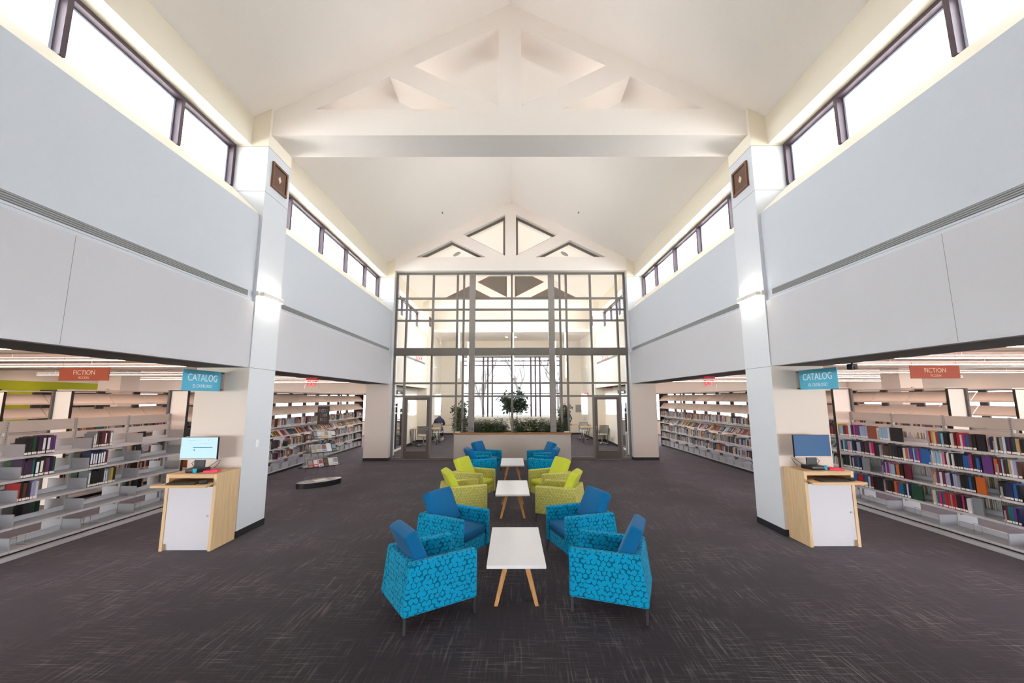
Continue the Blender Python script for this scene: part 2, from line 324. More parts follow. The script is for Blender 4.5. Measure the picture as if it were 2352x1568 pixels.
# ------------------------------------------------------------ the building shell
Y1, Y2, Y3, Y3B, Y5, Y5B, YEND, YBACK = 6.589, 7.312, 14.348, 15.07, 20.55, 21.2, 24.5, -9.0
ZS = 2.604
SIDES = ((-1, 'left'), (1, 'right'))
struct(MB().box(-20, 20, YBACK, YEND, -0.15, 0).build('floor', M['carpet']), 'charcoal carpet laid as streaked planks', 'floor')
b = MB()
for s in (-1, 1): b.prism([(0, 9.34), (s*5.1, 6.703), (s*5.1, 6.9), (0, 9.54)], 1, YBACK, Y5B)
struct(b.build('ceiling', M['ceil']), 'warm white vaulted ceiling of the hall', 'ceiling')
for s, sd in SIDES:
    for i, (a, e) in enumerate(((YBACK, Y1), (Y2, Y3), (Y3B, Y5))):
        up = M['panel_up'] if i < 2 else M['room']; lo = M['panel_lo'] if i < 2 else M['room']
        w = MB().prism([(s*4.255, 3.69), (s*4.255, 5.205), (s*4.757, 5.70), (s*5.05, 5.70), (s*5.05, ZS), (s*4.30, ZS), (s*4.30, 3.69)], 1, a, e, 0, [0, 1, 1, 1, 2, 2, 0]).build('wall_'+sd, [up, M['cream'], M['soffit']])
        struct(w)
        fp = MB().box(s*4.215, s*4.30, a+0.002, e-0.004, ZS, 3.686).build('fabric_panel', [lo, M['seam']], w, 0.004, 1)
        if i == 0:
            q = MB()
            for yy in (3.8, 0.4): q.box(s*4.2146, s*4.216, yy, yy+0.004, ZS+0.01, 3.68)
            q.build('panel_joint', M['seam'], w)
        struct(MB().prism([(s*4.50, 6.48), (s*4.95, 6.48), (s*4.95, 6.781), (s*4.50, 7.013)], 1, a, e, 0, [1, 0, 0, 0]).build('trim_%d' % (1+i+(s > 0)*3), [M['header'], M['cream']]))
        # clerestory window
        mull = ([0.82, 2.36, 3.9, 5.44], [8.42, 9.96, 11.5, 13.05], [16.17, 17.7, 19.24])[i]
        wn = sroot('window_%d' % (1+i+(s > 0)*3), ('clerestory window band above the near catalog desk', 'clerestory window band past the first column', 'clerestory window band of the glazed study room')[i]+(', beside the green wall aisle' if s < 0 else ', opposite the green wall aisle'), 'window')
        wa = a if i else -0.45
        if not i: struct(MB().box(s*4.757, s*5.05, a, -0.45, 5.7005, 6.4795).build('wall_'+sd, M['cream']))  # unseen wall fill, added to keep clerestory light out behind the viewer
        f = MB(); z0, z1 = 5.70, 6.478; xa, xb = s*4.757, s*4.90
        f.box(xa+s*.06, xb, wa, e, z0, z0+0.02).box(xa, xb, wa, e, z1-0.055, z1)
        ys = [wa+0.03]+mull+[e-0.03]
        for y in ys: f.box(xa, xb, y-0.03, y+0.03, z0+0.02, z1-0.055)
        f.build('frame', M['bronze'], wn)
        f = MB()
        for y, y2 in zip(ys, ys[1:]):
            f.box(xa+s*.095, xa+s*.125, y2-.062, y2-.034, z0+.02, z1-.06).box(xa+s*.095, xa+s*.125, y+.034, y+.05, z0+.02, z1-.06).box(xa+s*.095, xa+s*.125, y+.05, y2-.062, z1-.085, z1-.06)
        f.build('sash', M['sash'], wn)
        for y, y2 in zip(ys, ys[1:]):
            MB().box(s*4.868, s*4.874, y+0.03, y2-0.03, z0+0.02, z1-0.055).build('pane', M['glass'], wn)
    # columns
    for i, (a, e) in enumerate(((-1.17, -0.45), (Y1, Y2), (Y3, Y3B), (Y5, Y5B))):
        m = MB(); q = [(s*4.2, 0), (s*5.045, 0), (s*5.045, 6.70), (s*4.2, 7.165)]
        x0, x1 = s*4.2, s*5.045
        m.prism([(x0, 0), (x1, 0), (x1, ZS), (x0, ZS)], 1, a, e, 1, [1, 1, 1, 0])
        m.prism([(x0, ZS), (x1, ZS), (x1, 6.455), (x0, 6.455)], 1, a, e, 0)
        m.prism([(x0, 6.455), (x1, 6.455), (x1, 6.705), (x0, 7.165)], 1, a, e, 2)
        col = struct(m.build('column', [M['white'], M['beige'], M['cream']] if i < 3 else [M['room']]*3))
        g = MB()
        for z in (ZS-0.002, 5.631, 6.455):
            g.box(s*4.1985, s*4.2005, a-0.0015, e+0.0015, z-0.003, z+0.003)
            if z > 3: g.box(s*4.1985, s*4.75, a-0.0015, a+0.0005, z-0.003, z+0.003)
        g.build('joint_line', M['seam'], col)
        struct(MB().box(s*4.193, s*5.052, a-0.007, e+0.007, 0, 0.10).build('baseboard_'+sd, M['base']))
# gable trusses
def truss(y0, y1):
    m = MB()
    m.prism([(-4.2, 6.70), (4.2, 6.70), (4.2, 7.168), (4.13, 7.205), (-4.13, 7.205), (-4.2, 7.168)], 1, y0, y1)
    m.prism([(-.2, 7.205), (.2, 7.205), (.2, 9.237), (0, 9.34), (-.2, 9.237)], 1, y0, y1)
    for s in (-1, 1):
        m.prism([(s*4.13, 7.205), (s*3.46, 7.205), (s*.2, 8.843), (s*.2, 9.237)], 1, y0, y1)
        m.prism([(s*2.17, 7.853), (s*1.74, 8.069), (s*.2, 7.26), (s*.2, 7.205), (s*.905, 7.205)], 1, y0, y1)
    return struct(m.build('roof_truss', M['ceil']))
TRI = [(-3.46, 7.205), (-.905, 7.205), (-2.17, 7.853)]; QUAD = [(-1.74, 8.069), (-.2, 7.26), (-.2, 8.843)]
t1 = truss(Y1+.06, Y2-.01); t2 = truss(Y3+.004, Y3B-.004); t3 = truss(Y5+.004, Y5B-.004)
def tri_frames(par, y, w, d, mat):
    m = MB()
    for s in (-1, 1):
        for T in (TRI, QUAD):
            P = [Vector((s*-p[0] if s > 0 else p[0], p[1])) for p in T]; c = sum(P, Vector((0, 0)))/3
            for a, e in zip(P, P[1:]+P[:1]):
                n = Vector((-(e-a).y, (e-a).x)).normalized(); n = n if n.dot(c-a) > 0 else -n
                ai = a+(c-a)*(w/((c-a).dot(n))); ei = e+(c-e)*(w/((c-e).dot(n)))
                m.prism([tuple(a), tuple(e), tuple(ei), tuple(ai)], 1, y, y+d)
    return m.build('opening_frame', mat, par)
tri_frames(t2, Y3+.22, .075, .06, M['taupe'])
m = MB(); m2 = MB()
for s in (-1, 1):
    for T in (TRI, QUAD):
        P = [(p[0]*-s, p[1]) for p in T]; m.prism(P, 1, Y3+.245, Y3+.25); m2.prism(P, 1, Y5+.06, Y5+.12)
m.build('pane', M['glass'], t2); m2.build('dark_panel', M['trussdark'], t3); tri_frames(t3, Y5+.02, .045, .04, M['trusstrim'])
# study room behind the glass, alcove, far wall
AZ = 5.55
for s, sd in SIDES:
    m = MB().box(s*4.65, s*4.80, 18.0, Y5, 0, ZS).box(s*4.65, s*4.80, Y3B, 18.0, 2.45, ZS).box(s*4.65, s*4.80, Y3B, 18.0, 0, 0.08)
    struct(m.build('wall_'+sd, M['room']))
    struct(MB().box(s*4.2, s*4.4, Y5B, YEND, 0, AZ+.2).build('wall_'+sd, M['room']))
    struct(MB().box(s*4.638, s*4.65, 18.0, Y5, 0, .10).box(s*4.188, s*4.2, Y5B+.01, YEND, 0, .10).build('baseboard_'+sd, M['base']))
    wn = sroot('window_%d' % (7+(s > 0)), 'side glazing of the study room, on the '+('seated person' if s < 0 else 'metal bin')+' side', 'window')
    f = MB()
    for y in (15.1, 17.0, 17.97): f.box(s*4.66, s*4.79, y-.03, y+.03, .08, 2.45)
    for z in (.11, 2.16, 2.42): f.box(s*4.68, s*4.77, 15.1, 17.97, z-.03, z+.03)
    f.build('frame', M['doorfr'], wn)
    MB().box(s*4.722, s*4.728, 15.13, 17.94, .12, 2.40).build('pane', M['glass'], wn)
wx0, wx1, wz0, wz1 = -2.92, 2.98, 1.02, 4.60
m = MB().box(-4.4, wx0, YEND, YEND+.2, 0, AZ+.2).box(wx1, 4.4, YEND, YEND+.2, 0, AZ+.2).box(wx0, wx1, YEND, YEND+.2, 0, wz0).box(wx0, wx1, YEND, YEND+.2, wz1, AZ+.2)
struct(m.build('wall_far', M['room']))
struct(MB().box(-4.2, 4.2, YEND-.012, YEND, 0, .10).build('baseboard_far', M['base']))
struct(MB().box(-4.4, 4.4, Y5B, YEND, AZ, AZ+.15).build('ceiling_alcove', M['ceil']))
struct(MB().prism([(-4.4, AZ+.15), (4.4, AZ+.15), (4.4, 7.05), (0, 9.33), (-4.4, 7.05)], 1, Y5B, Y5B+.15).build('wall_gable', M['room']))
wn = sroot('window_9', 'big gridded far window with bare trees outside', 'window'); f = MB(); yy = YEND+.05
for x in (wx0+.03, wx1-.03, -1.66, -1.39, -1.12, 1.19, 1.46, 1.73, .03): f.box(x-.045, x+.045, yy, yy+.1, wz0, wz1)
for z in (wz0+.04, wz1-.03, 4.34, 4.06, 2.38): f.box(wx0, wx1, yy+.01, yy+.09, z-.03, z+.03)
f.build('frame', M['bronze'], wn); MB().box(wx0+.06, wx1-.06, yy+.045, yy+.05, wz0+.08, wz1-.06).build('pane', M['glasst'], wn)
# glazed partition
cw = sroot('window_10', 'tall grey framed glass partition wall behind the planter', 'window')
f = MB(); O = .04; ya, yb = 14.60, 14.70; FX = [O+s*v for s in (-1, 1) for v in (1.757, 1.99, 2.875, 3.835)]+[O]
f.box(-4.2, 4.2, ya, yb, 6.64, 6.70)
for s in (-1, 1):
    f.box(s*4.13, s*4.2, ya, yb, 0, 6.64); x = O+s*1.44; fp_ = MB().box(x-.105, x+.105, ya-.05, yb+.03, .935, 6.64).build('post', M['post'], cw)
xs = sorted(FX)
for x in xs:
    inp = abs(x-O) < 2.02
    f.box(x-.035, x+.035, ya, yb, .935 if inp else 0, 3.63); f.box(x-.035, x+.035, ya, yb, 3.90, 6.64)
f.box(-4.13, 4.13, ya-.04, yb+.02, 3.63, 3.90)
for z in (5.73, 5.31, 4.905, 2.64, 2.18): f.box(-4.13, 4.13, ya+.004, yb-.004, z-.033, z+.033)
for s in (-1, 1):
    f.box(O+s*2.06, O+s*2.84, ya, yb, 0, .08); f.box(O+s*3.87, s*4.13, ya, yb, 0, .08)
f.build('frame', M['taupe'], cw)
def pane(x0, x1, z0, z1): MB().box(x0, x1, 14.648, 14.654, z0, z1).build('pane', M['glass'], cw)
for zz in ((.08, 2.147), (2.213, 2.607), (2.673, 3.63), (3.90, 4.872), (4.938, 5.277), (5.343, 5.697), (5.763, 6.64)):
    xx = [-4.13]+[x for x in sorted(xs+[O-1.44, O+1.44])]+[4.13]
    for p, q in zip(xx, xx[1:]):
        if zz[0] < 1 and 2.8 < abs((p+q)/2-O) < 3.85: continue
        lo = max(zz[0], .94) if abs((p+q)/2-O) < 2.0 else zz[0]
        pane(p+.035, q-.035, lo, zz[1])
for s, sd in SIDES:
    dr = sroot('door_%d' % (1+(s > 0)), 'dark framed glass door of the study room, '+('seated person side' if s < 0 else 'metal bin side'), 'door')
    a, e = O+s*2.912, O+s*3.798; a, e = min(a, e), max(a, e); f = MB()
    f.box(a, a+.10, ya+.02, yb-.02, .012, 2.145).box(e-.10, e, ya+.02, yb-.02, .012, 2.145).box(a+.10, e-.10, ya+.02, yb-.02, .012, .29).box(a+.10, e-.10, ya+.02, yb-.02, 2.05, 2.145)
    f.build('leaf_frame', M['doorfr'], dr)
    MB().box(a+.10, e-.10, 14.647, 14.653, .29, 2.05).build('pane', M['glass'], dr)
    hx = O+s*2.962; MB().tube([(hx, ya+.02, 1.02), (hx, ya-.05, 1.02), (hx+s*.10, ya-.055, 1.02)], .011, 8).tube([(hx, ya+.02, 1.10), (hx, ya+.012, 1.10)], .02, 10).build('handle', M['metal'], dr)
    MB().box(a, e, ya-.02, yb+.02, 0, .010).build('threshold', M['metal'], dr)
# book aisles either side
XO = {-1: 17.0, 1: 20.0}
for s, sd in SIDES:
    xo = XO[s]
    struct(MB().box(s*5.05, s*xo, YBACK, YEND, 3.25, 3.40).build('ceiling_'+sd, M['wingceil']))
    struct(MB().box(s*5.05, s*(xo+.3), YBACK, YEND, 3.451, 3.55).build('roof_'+sd, M['roofw']))  # unseen white roof added to bounce sky light up to the hall ceiling
    if s < 0:
        m = MB().box(-17.2, -17, YBACK, 17.2, 0, 2.75).box(-17.2, -17, YBACK, 17.2, 2.75, 3.45, 1).box(-17.2, -17, 17.2, YEND, 0, .9, 1).box(-17.2, -17, 17.2, YEND, 2.42, 3.45, 1)
        struct(m.build('wall_left_outer', [M['lime'], M['wing']]))
        for i, (p, q) in enumerate(((6.5, 13.72), (14.9, 17.1))):
            wn = sroot('window_%d' % (11+i), 'dark glazed opening in the lime green wall, '+('wider one' if i == 0 else 'narrower one by the square pillar'), 'window')
            f = MB().box(-16.998, -16.93, p, q, 2.37, 2.45).box(-16.998, -16.93, p, p+.07, .02, 2.37).box(-16.998, -16.93, q-.07, q, .02, 2.37)
            f.build('frame', M['endb'], wn); MB().box(-16.99, -16.97, p+.07, q-.07, .02, 2.37).build('pane', M['dark'], wn)  # opaque dark pane stands in for the unlit room behind it
        vs = [(17.2, YEND)]
    else:
        m = MB().box(20, 20.2, YBACK, YEND, 0, .7).box(20, 20.2, YBACK, YEND, 2.42, 3.45).box(20, 20.2, YBACK, 3, .7, 2.42)
        struct(m.build('wall_right_outer', [M['wing']])); vs = [(3, YEND)]
    for p, q in vs:
        wn = sroot('window_%d' % (13+(s > 0)), 'daylit window strip on the outer wall behind the tall bookcases, '+('past the lime wall' if s < 0 else 'on the patterned-book aisle side'), 'window')
        f = MB(); k = p
        while k <= q: f.box(s*(xo+.02), s*(xo+.14), k-.04, k+.04, .7 if s > 0 else .9, 2.42); k += 1.6
        f.box(s*(xo+.02), s*(xo+.14), p, q, 2.36, 2.42).box(s*(xo+.02), s*(xo+.14), p, q, .9, .96).build('frame', M['bronze'], wn)
        MB().box(s*(xo+.08), s*(xo+.086), p, q, .7 if s > 0 else .9, 2.36).build('pane', M['glassm'], wn)
    m = MB().box(s*4.8, s*xo, YEND, YEND+.2, 0, .75).box(s*4.8, s*xo, YEND, YEND+.2, 2.40, 3.45).box(s*4.4, s*5.6, YEND, YEND+.2, .75, 2.40)
    struct(m.build('wall_end_'+sd, M['wing']))
    wn = sroot('window_%d' % (15+(s > 0)), 'end wall window with dark sill bars seen past the bookcases, '+('acrylic tower side' if s < 0 else 'teal chair side'), 'window')
    f = MB(); k = 5.6
    while k <= xo: f.box(s*(k-.04), s*(k+.04), YEND+.03, YEND+.13, .75, 2.40); k += 1.5
    f.box(s*5.6, s*xo, YEND+.03, YEND+.13, 2.33, 2.40).box(s*5.6, s*xo, YEND+.03, YEND+.13, .75, .81).box(s*5.6, s*xo, YEND+.04, YEND+.12, .88, .92).build('frame', M['bronze'], wn)
    MB().box(s*5.6, s*xo, YEND+.077, YEND+.083, .8, 2.35).build('pane', M['glassm'], wn)
    pc = struct(MB().box(s*14.8, s*15.65, 15.6, 16.4, 0, 3.25).build('column', M['beige']))
    MB().box(s*15.2, s*15.3, 15.57, 15.6, 2.36, 2.5).build('thermostat', M['greyp'], pc)
# rear of the hall, behind the viewer
m = MB()
for s in (-1, 1):
    m.box(s*4.0, s*4.6, YBACK-.2, YBACK, 0, 7.2).box(s*4.6, s*XO[s], YBACK-.2, YBACK, 0, .6).box(s*4.6, s*XO[s], YBACK-.2, YBACK, 2.5, 3.45).box(s*4.6, s*5.6, YBACK-.2, YBACK, .6, 2.5)  # openings in this unseen wall are put in to light the aisles
m.box(-4, 4, YBACK-.2, YBACK, 0, 6.6).prism([(-4.6, 6.6), (4.6, 6.6), (4.6, 6.95), (0, 9.34), (-4.6, 6.95)], 1, YBACK-.2, YBACK)
struct(m.build('wall_back', M['cream']))
# outside
struct(MB().box(-70, 70, -60, YBACK-.3, -.3, -.2).box(-70, 70, YEND+.3, 90, -.3, -.2).box(-70, -17.3, -60, 90, -.31, -.21).box(20.4, 70, -60, 90, -.31, -.21).build('ground', M['lawn']))
def bare_tree(name, label, x, y, h, seed):
    rnd = random.Random(seed); m = MB((x, y, -.2))
    def grow(p, d, L, r, depth):
        pts = [p]; q = p.copy(); dd = d.copy()
        for i in range(4):
            dd = (dd+Vector((rnd.uniform(-.18, .18), rnd.uniform(-.18, .18), rnd.uniform(-.05, .14)))).normalized(); q = q+dd*L/4; pts.append(q.copy())
        m.tube(pts, [r*(1-.12*i) for i in range(5)], 5 if depth > 1 else 7, 0, False)
        if depth < 4:
            for k in range(rnd.choice((3, 3, 4))):
                i = rnd.randint(1, 4); ang = rnd.uniform(0, 6.28); sp = rnd.uniform(.45, .95)
                nd = (dd+Vector((math.cos(ang)*sp, math.sin(ang)*sp, rnd.uniform(.0, .5)))).normalized()
                grow(pts[i], nd, L*rnd.uniform(.55, .75), r*.55, depth+1)
    grow(Vector((x, y, -.2)), Vector((rnd.uniform(-.1, .1), 0, 1)), h*.42, .15*h/8, 0)
    tag(m.build(name, M['bark']), label, 'tree', 'bare trees outside the far window').location = (x, y, -.2)
for i, (x, y, h, w) in enumerate(((-4.4, 30, 8, 'at the far window edge by the seated person'), (-2.6, 38, 9, 'behind the narrow panes left of the fig'), (1.0, 47, 11, 'straight behind the potted fig crown'),
        (3.6, 31, 8, 'behind the second wide partition post'), (7.6, 40, 9, 'at the far window edge by the bin'))):
    bare_tree('bare_tree', 'leafless winter tree outside, '+w, x, y, h, 11+i)

# ------------------------------------------------------------ armchairs and coffee tables
def cushion(name, mat, parent, size, mw, puff=1.0):
    sx, sy, sz = size; nx, ny = 8, 8; bm = bmesh.new()
    def pt(u, v, side):
        t = sz/2*(1-0.22*puff+0.22*puff*(1-u*u)*(1-v*v))
        return Vector((u*sx/2*(1-.03*abs(v)**3), v*sy/2*(1-.03*abs(u)**3), side*t))
    G = {}
    for sd in (-1, 1):
        for i in range(nx+1):
            for j in range(ny+1):
                u, v = math.sin((-1+2*i/nx)*math.pi/2*.85)/math.sin(math.pi/2*.85), math.sin((-1+2*j/ny)*math.pi/2*.85)/math.sin(math.pi/2*.85)
                edge = i in (0, nx) or j in (0, ny)
                G[sd, i, j] = bm.verts.new(mw @ pt(u, v, sd))
    for sd in (-1, 1):
        for i in range(nx):
            for j in range(ny):
                q = [G[sd, i, j], G[sd, i+1, j], G[sd, i+1, j+1], G[sd, i, j+1]]
                bm.faces.new(q if sd == 1 else q[::-1])
    rim = [(i, 0) for i in range(nx)]+[(nx, j) for j in range(ny)]+[(i, ny) for i in range(nx, 0, -1)]+[(0, j) for j in range(ny, 0, -1)]
    for a, c in zip(rim, rim[1:]+rim[:1]): bm.faces.new((G[-1, a[0], a[1]], G[-1, c[0], c[1]], G[1, c[0], c[1]], G[1, a[0], a[1]]))
    mb = MB(); mb.b.free(); mb.b = bm
    return mb.build(name, mat, parent, smooth=True, sub=1)
def armchair(label, group, body, cush):
    t = thing('armchair', label, 'armchair', group=group)
    for s in (-1, 1):
        MB().prism([(-.385, .14), (.38, .14), (.38, .597), (-.325, .597)], 1, s*.335, s*.248).build('armrest', body, t, .022, 3)
    MB().prism([(-.385, .14), (-.27, .14), (-.215, .597), (-.325, .597)], 1, -.2475, .2475).build('backrest', body, t, .022, 3)
    MB().box(.30, .362, -.2475, .2475, .14, .30).build('front_panel', body, t, .012, 2)
    MB().box(-.27, .30, -.247, .247, .145, .28).build('seat_deck', M['dark'], t)
    cushion('seat_cushion', cush, t, (.62, .497, .15), Matrix.Translation((.065, 0, .362)) @ Matrix.Rotation(R(2), 4, 'Y'), 1.0)
    cushion('back_cushion', cush, t, (.45, .51, .155), Matrix.Translation((-.205, 0, .635)) @ Matrix.Rotation(R(-116), 4, 'Y'), 0.8)
    for x in (-.36, .355):
        for y in (-.31, .31): MB().box(x-.012, x+.012, y-.012, y+.012, 0, .14).build('leg', M['legm'], t)
    return t
CH = [('b', -.834, 4.453, 33.8, 'turquoise armchair seen from behind at the near left corner of the first white table'), ('b', 1.057, 4.565, 159, 'turquoise armchair seen from behind at the near right corner of the first white table'),
 ('b', -.78, 5.81, -30, 'turquoise armchair facing the viewer left of the first white table, back cushion fully seen'), ('b', .96, 5.878, 199, 'turquoise armchair facing the viewer right of the first white table, back cushion fully seen'),
 ('y', -.88, 7.67, 20.7, 'lime armchair angled away on the left, partly hidden behind a turquoise chair'), ('y', -.81, 9.0, -24, 'lime armchair facing forward at the far left corner of the middle table'),
 ('y', .886, 7.533, 158.4, 'lime armchair angled away on the right, its back beside a turquoise cushion'), ('y', .848, 8.9, 205, 'lime armchair facing forward at the far right corner of the middle table'),
 ('b', -.83, 10.83, 23, 'small turquoise armchair angled away left of the farthest white table'), ('b', -.757, 12.25, -28, 'small turquoise armchair facing forward by the planter, left side'),
 ('b', .887, 10.83, 162, 'small turquoise armchair angled away right of the farthest white table'), ('b', .908, 12.05, 196, 'small turquoise armchair facing forward by the planter, right side')]
proto = {}
for c, x, y, a, lab in CH:
    if c not in proto:
        o = proto[c] = armchair(lab, 'turquoise armchairs around the coffee tables' if c == 'b' else 'lime armchairs around the middle table', M['blue_hex'] if c == 'b' else M['yel_hex'], M['blue_c'] if c == 'b' else M['yel_c'])
    else:
        o = copy_tree(proto[c]); o['label'] = lab
    o.location = (x, y, 0); o.rotation_euler = (0, 0, R(a))
o = armchair('teal chair by the end window, seen past the far right pillar', None, M['teal_c'], M['teal_c']); o.location = (8.7, 22.2, 0); o.rotation_euler = (0, 0, R(200))
def coffee_table(x, y, lab):
    t = thing('coffee_table', lab, 'table', (x, y, 0), 0, 'white coffee tables in a row')
    MB().box(-.30, .30, -.62, .62, .408, .44).build('tabletop', M['lam'], t, .004, 2)
    MB().box(-.14, .14, -.42, .42, .385, .4075).build('apron', M['oakh'], t)
    for sx in (-1, 1):
        for sy in (-1, 1):
            MB().hull8([(sx*.21+a*.019, sy*.475+b_*.016, 0) for a, b_ in ((-1, -1), (1, -1), (1, 1), (-1, 1))] +
                       [(sx*.10+a*.028, sy*.41+b_*.02, .4075) for a, b_ in ((-1, -1), (1, -1), (1, 1), (-1, 1))]).build('leg', M['woodleg'], t, .004, 1)
    return t
ct = coffee_table(.058, 4.99, 'white coffee table nearest the viewer, on splayed oak legs')
for x, y, lab in ((.03, 8.06, 'white coffee table between the four lime armchairs'), (.035, 11.22, 'farthest white coffee table, in front of the planter')):
    o = copy_tree(ct); o['label'] = lab; o.location = (x, y, 0)
for x, y, r, lab in ((.195, 4.66, .062, 'round dark floor outlet cover under the first white table'), (.25, 8.62, .05, 'round floor outlet cover under the middle table')):
    tag(MB((x, y, 0)).lathe([(r, .0005), (r, .004), (r*.8, .006)], 24, (x, y)).build('floor_outlet', M['base']), lab, 'floor outlet', 'floor outlet covers').location = (x, y, 0)

# ------------------------------------------------------------ catalog desks and what stands on them
def catalog_desk(lab, x, y):
    t = thing('catalog_desk', lab, 'desk', (x, y, 0), 0, 'catalog desks against the columns')
    for s in (-1, 1): MB().box(s*.36, s*.318, 0, .50, 0, 1.04).build('side_panel', M['oak'], t)
    MB().box(-.3178, .3178, 0, .50, .985, 1.04).build('top', M['oakh'], t)
    MB().box(-.3178, .3178, .40, .42, .06, .98).build('back_panel', M['oak'], t)
    MB().box(-.3178, .3178, .005, .39, .865, .885).build('inner_shelf', M['black'], t)
    MB().prism([(-.40, -.215), (.37, -.215), (.31, -.02), (.31, .30), (-.31, .30), (-.31, -.02)], 2, .892, .925).build('keyboard_tray', M['oakh'], t)
    d = MB().box(-.3165, .3165, .012, .032, .095, .862).build('door', M['doorlam'], t)
    MB().tube([(.27, .012, .47), (.27, -.002, .47)], .012, 12).build('lock', M['metal'], d)
    MB().box(-.3178, .3178, .05, .07, 0, .09).build('kick_panel', M['doorlam'], t)
    return t
dL = catalog_desk('oak catalog desk under the lit white screen, by the mostly empty bookcase', -4.556, 6.058)
dR = copy_tree(dL); dR['label'] = 'oak catalog desk under the plain blue screen, by the full bookcase'; dR.location = (4.61, 6.13, 0)
def on_desk(dx, dy, s, scr, word):
    z = 1.04
    mt = thing('monitor', 'wide computer monitor showing '+('a white catalog page' if s < 0 else 'a plain blue screen'), 'monitor', (dx, dy, z), R(0), 'catalog monitors')
    xo = -.085 if s < 0 else -.055; tr = Matrix.Translation((xo, .235, 0))
    MB().box(xo-.275, xo+.275, .20, .235, .17, .50).build('housing', M['black'], mt, .004, 1)
    MB().box(xo-.27, xo+.27, .1985, .1998, .192, .494).build('screen', M[scr], mt)
    MB().box(xo-.275, xo+.275, .197, .1999, .170, .188).build('lower_bezel', M['greyp'], mt)
    MB().box(xo-.08, xo+.08, .236, .26, .06, .30).build('stand', M['black'], mt, .006, 1)
    MB().prism([(xo-.10, .10), (xo+.10, .10), (xo+.13, .31), (xo-.13, .31)], 2, .001, .055).build('stand_base', M['black'], mt, .008, 1)
    if s < 0:
        q = MB().box(xo-.09, xo+.20, .1975, .1984, .345, .355).box(xo-.075, xo-.06, .1975, .1984, .30, .325); q.build('page_bar', M['screenline'], mt)
        q = MB()
        for a, e, zz in ((-.17, -.10, .452), (-.09, -.03, .452), (.05, .09, .455), (.11, .14, .455), (.16, .19, .455), (-.15, -.12, .41), (-.02, .19, .407)): q.box(xo+a, xo+e, .1977, .1984, zz, zz+.004)
        q.build('page_text', M['greyp'], mt)
    c = MB(); e = 1 if s < 0 else -1
    c.tube([(xo-e*.06, .262, .17), (xo-e*.14, .27, .11), (xo-e*.11, .28, .06), (xo-e*.05, .285, .05)], .004, 6)
    c.tube([(xo+e*.10, .285, .05), (xo+e*.20, .32, .13), (xo+e*.245, .33, .15), (xo+e*.22, .335, .10), (xo+e*.16, .33, .03)], .004, 6).build('cable', M['black'], mt)
    kb = thing('keyboard', 'black keyboard on the pull-out tray below the '+word+' screen', 'keyboard', (dx, dy, .9255), 0, 'catalog keyboards')
    MB().box(-.24, .17, -.16, -.02, 0, .014).build('body', M['black'], kb, .004, 1)
    q = MB()
    for r in range(5):
        for k in range(14): q.box(-.232+k*.0285, -.232+k*.0285+.024, -.152+r*.026, -.152+r*.026+.021, .0142, .019)
    q.build('keys', M['base'], kb)
    ms = thing('computer_mouse', 'black mouse beside the keyboard below the '+word+' screen', 'mouse', (dx+.245, dy-.09, .9255), R(20), 'catalog mice')
    cushion('body', M['black'], ms, (.10, .06, .05), Matrix.Translation((0, 0, .020)), .6); MB().box(.015, .03, -.004, .004, .0405, .046).build('scroll_wheel', M['greyp'], ms)
    cx_ = xo+.065 if s < 0 else xo+.10
    tag(MB((0, 0, 0)).lathe([(.022, 0), (.030, .062), (.026, .062), (.019, .006)], 20).build('pencil_cup', M['cyan']), 'small blue cup on the desk in front of the '+word+' screen', 'cup', 'blue desk cups').location = (dx+cx_, dy+(.075 if s < 0 else .115), z+.001)
    tr_ = thing('note_tray', 'pink-red plastic tray of note slips beside the '+word+' screen', 'tray', (dx+(.16 if s < 0 else .20), dy+(.17 if s < 0 else .12), z+.001), R(14 if s < 0 else -18), 'red note trays')
    m = MB(); m.box(-.09, .09, -.055, .055, 0, .005)
    for a in ((-.09, .09, -.055, -.049), (-.09, .09, .049, .055), (-.09, -.084, -.049, .049), (.084, .09, -.049, .049), (-.03, -.025, -.049, .049)): m.box(*a, .005, .028)
    m.build('body', M['red'], tr_); MB().box(-.02, .08, -.045, .045, .0055, .018).box(-.08, -.035, -.04, .04, .0055, .014).build('paper_slips', M['paper'], tr_)
on_desk(-4.556, 6.058, -1, 'screenw', 'white'); on_desk(4.61, 6.13, 1, 'screenb', 'blue')
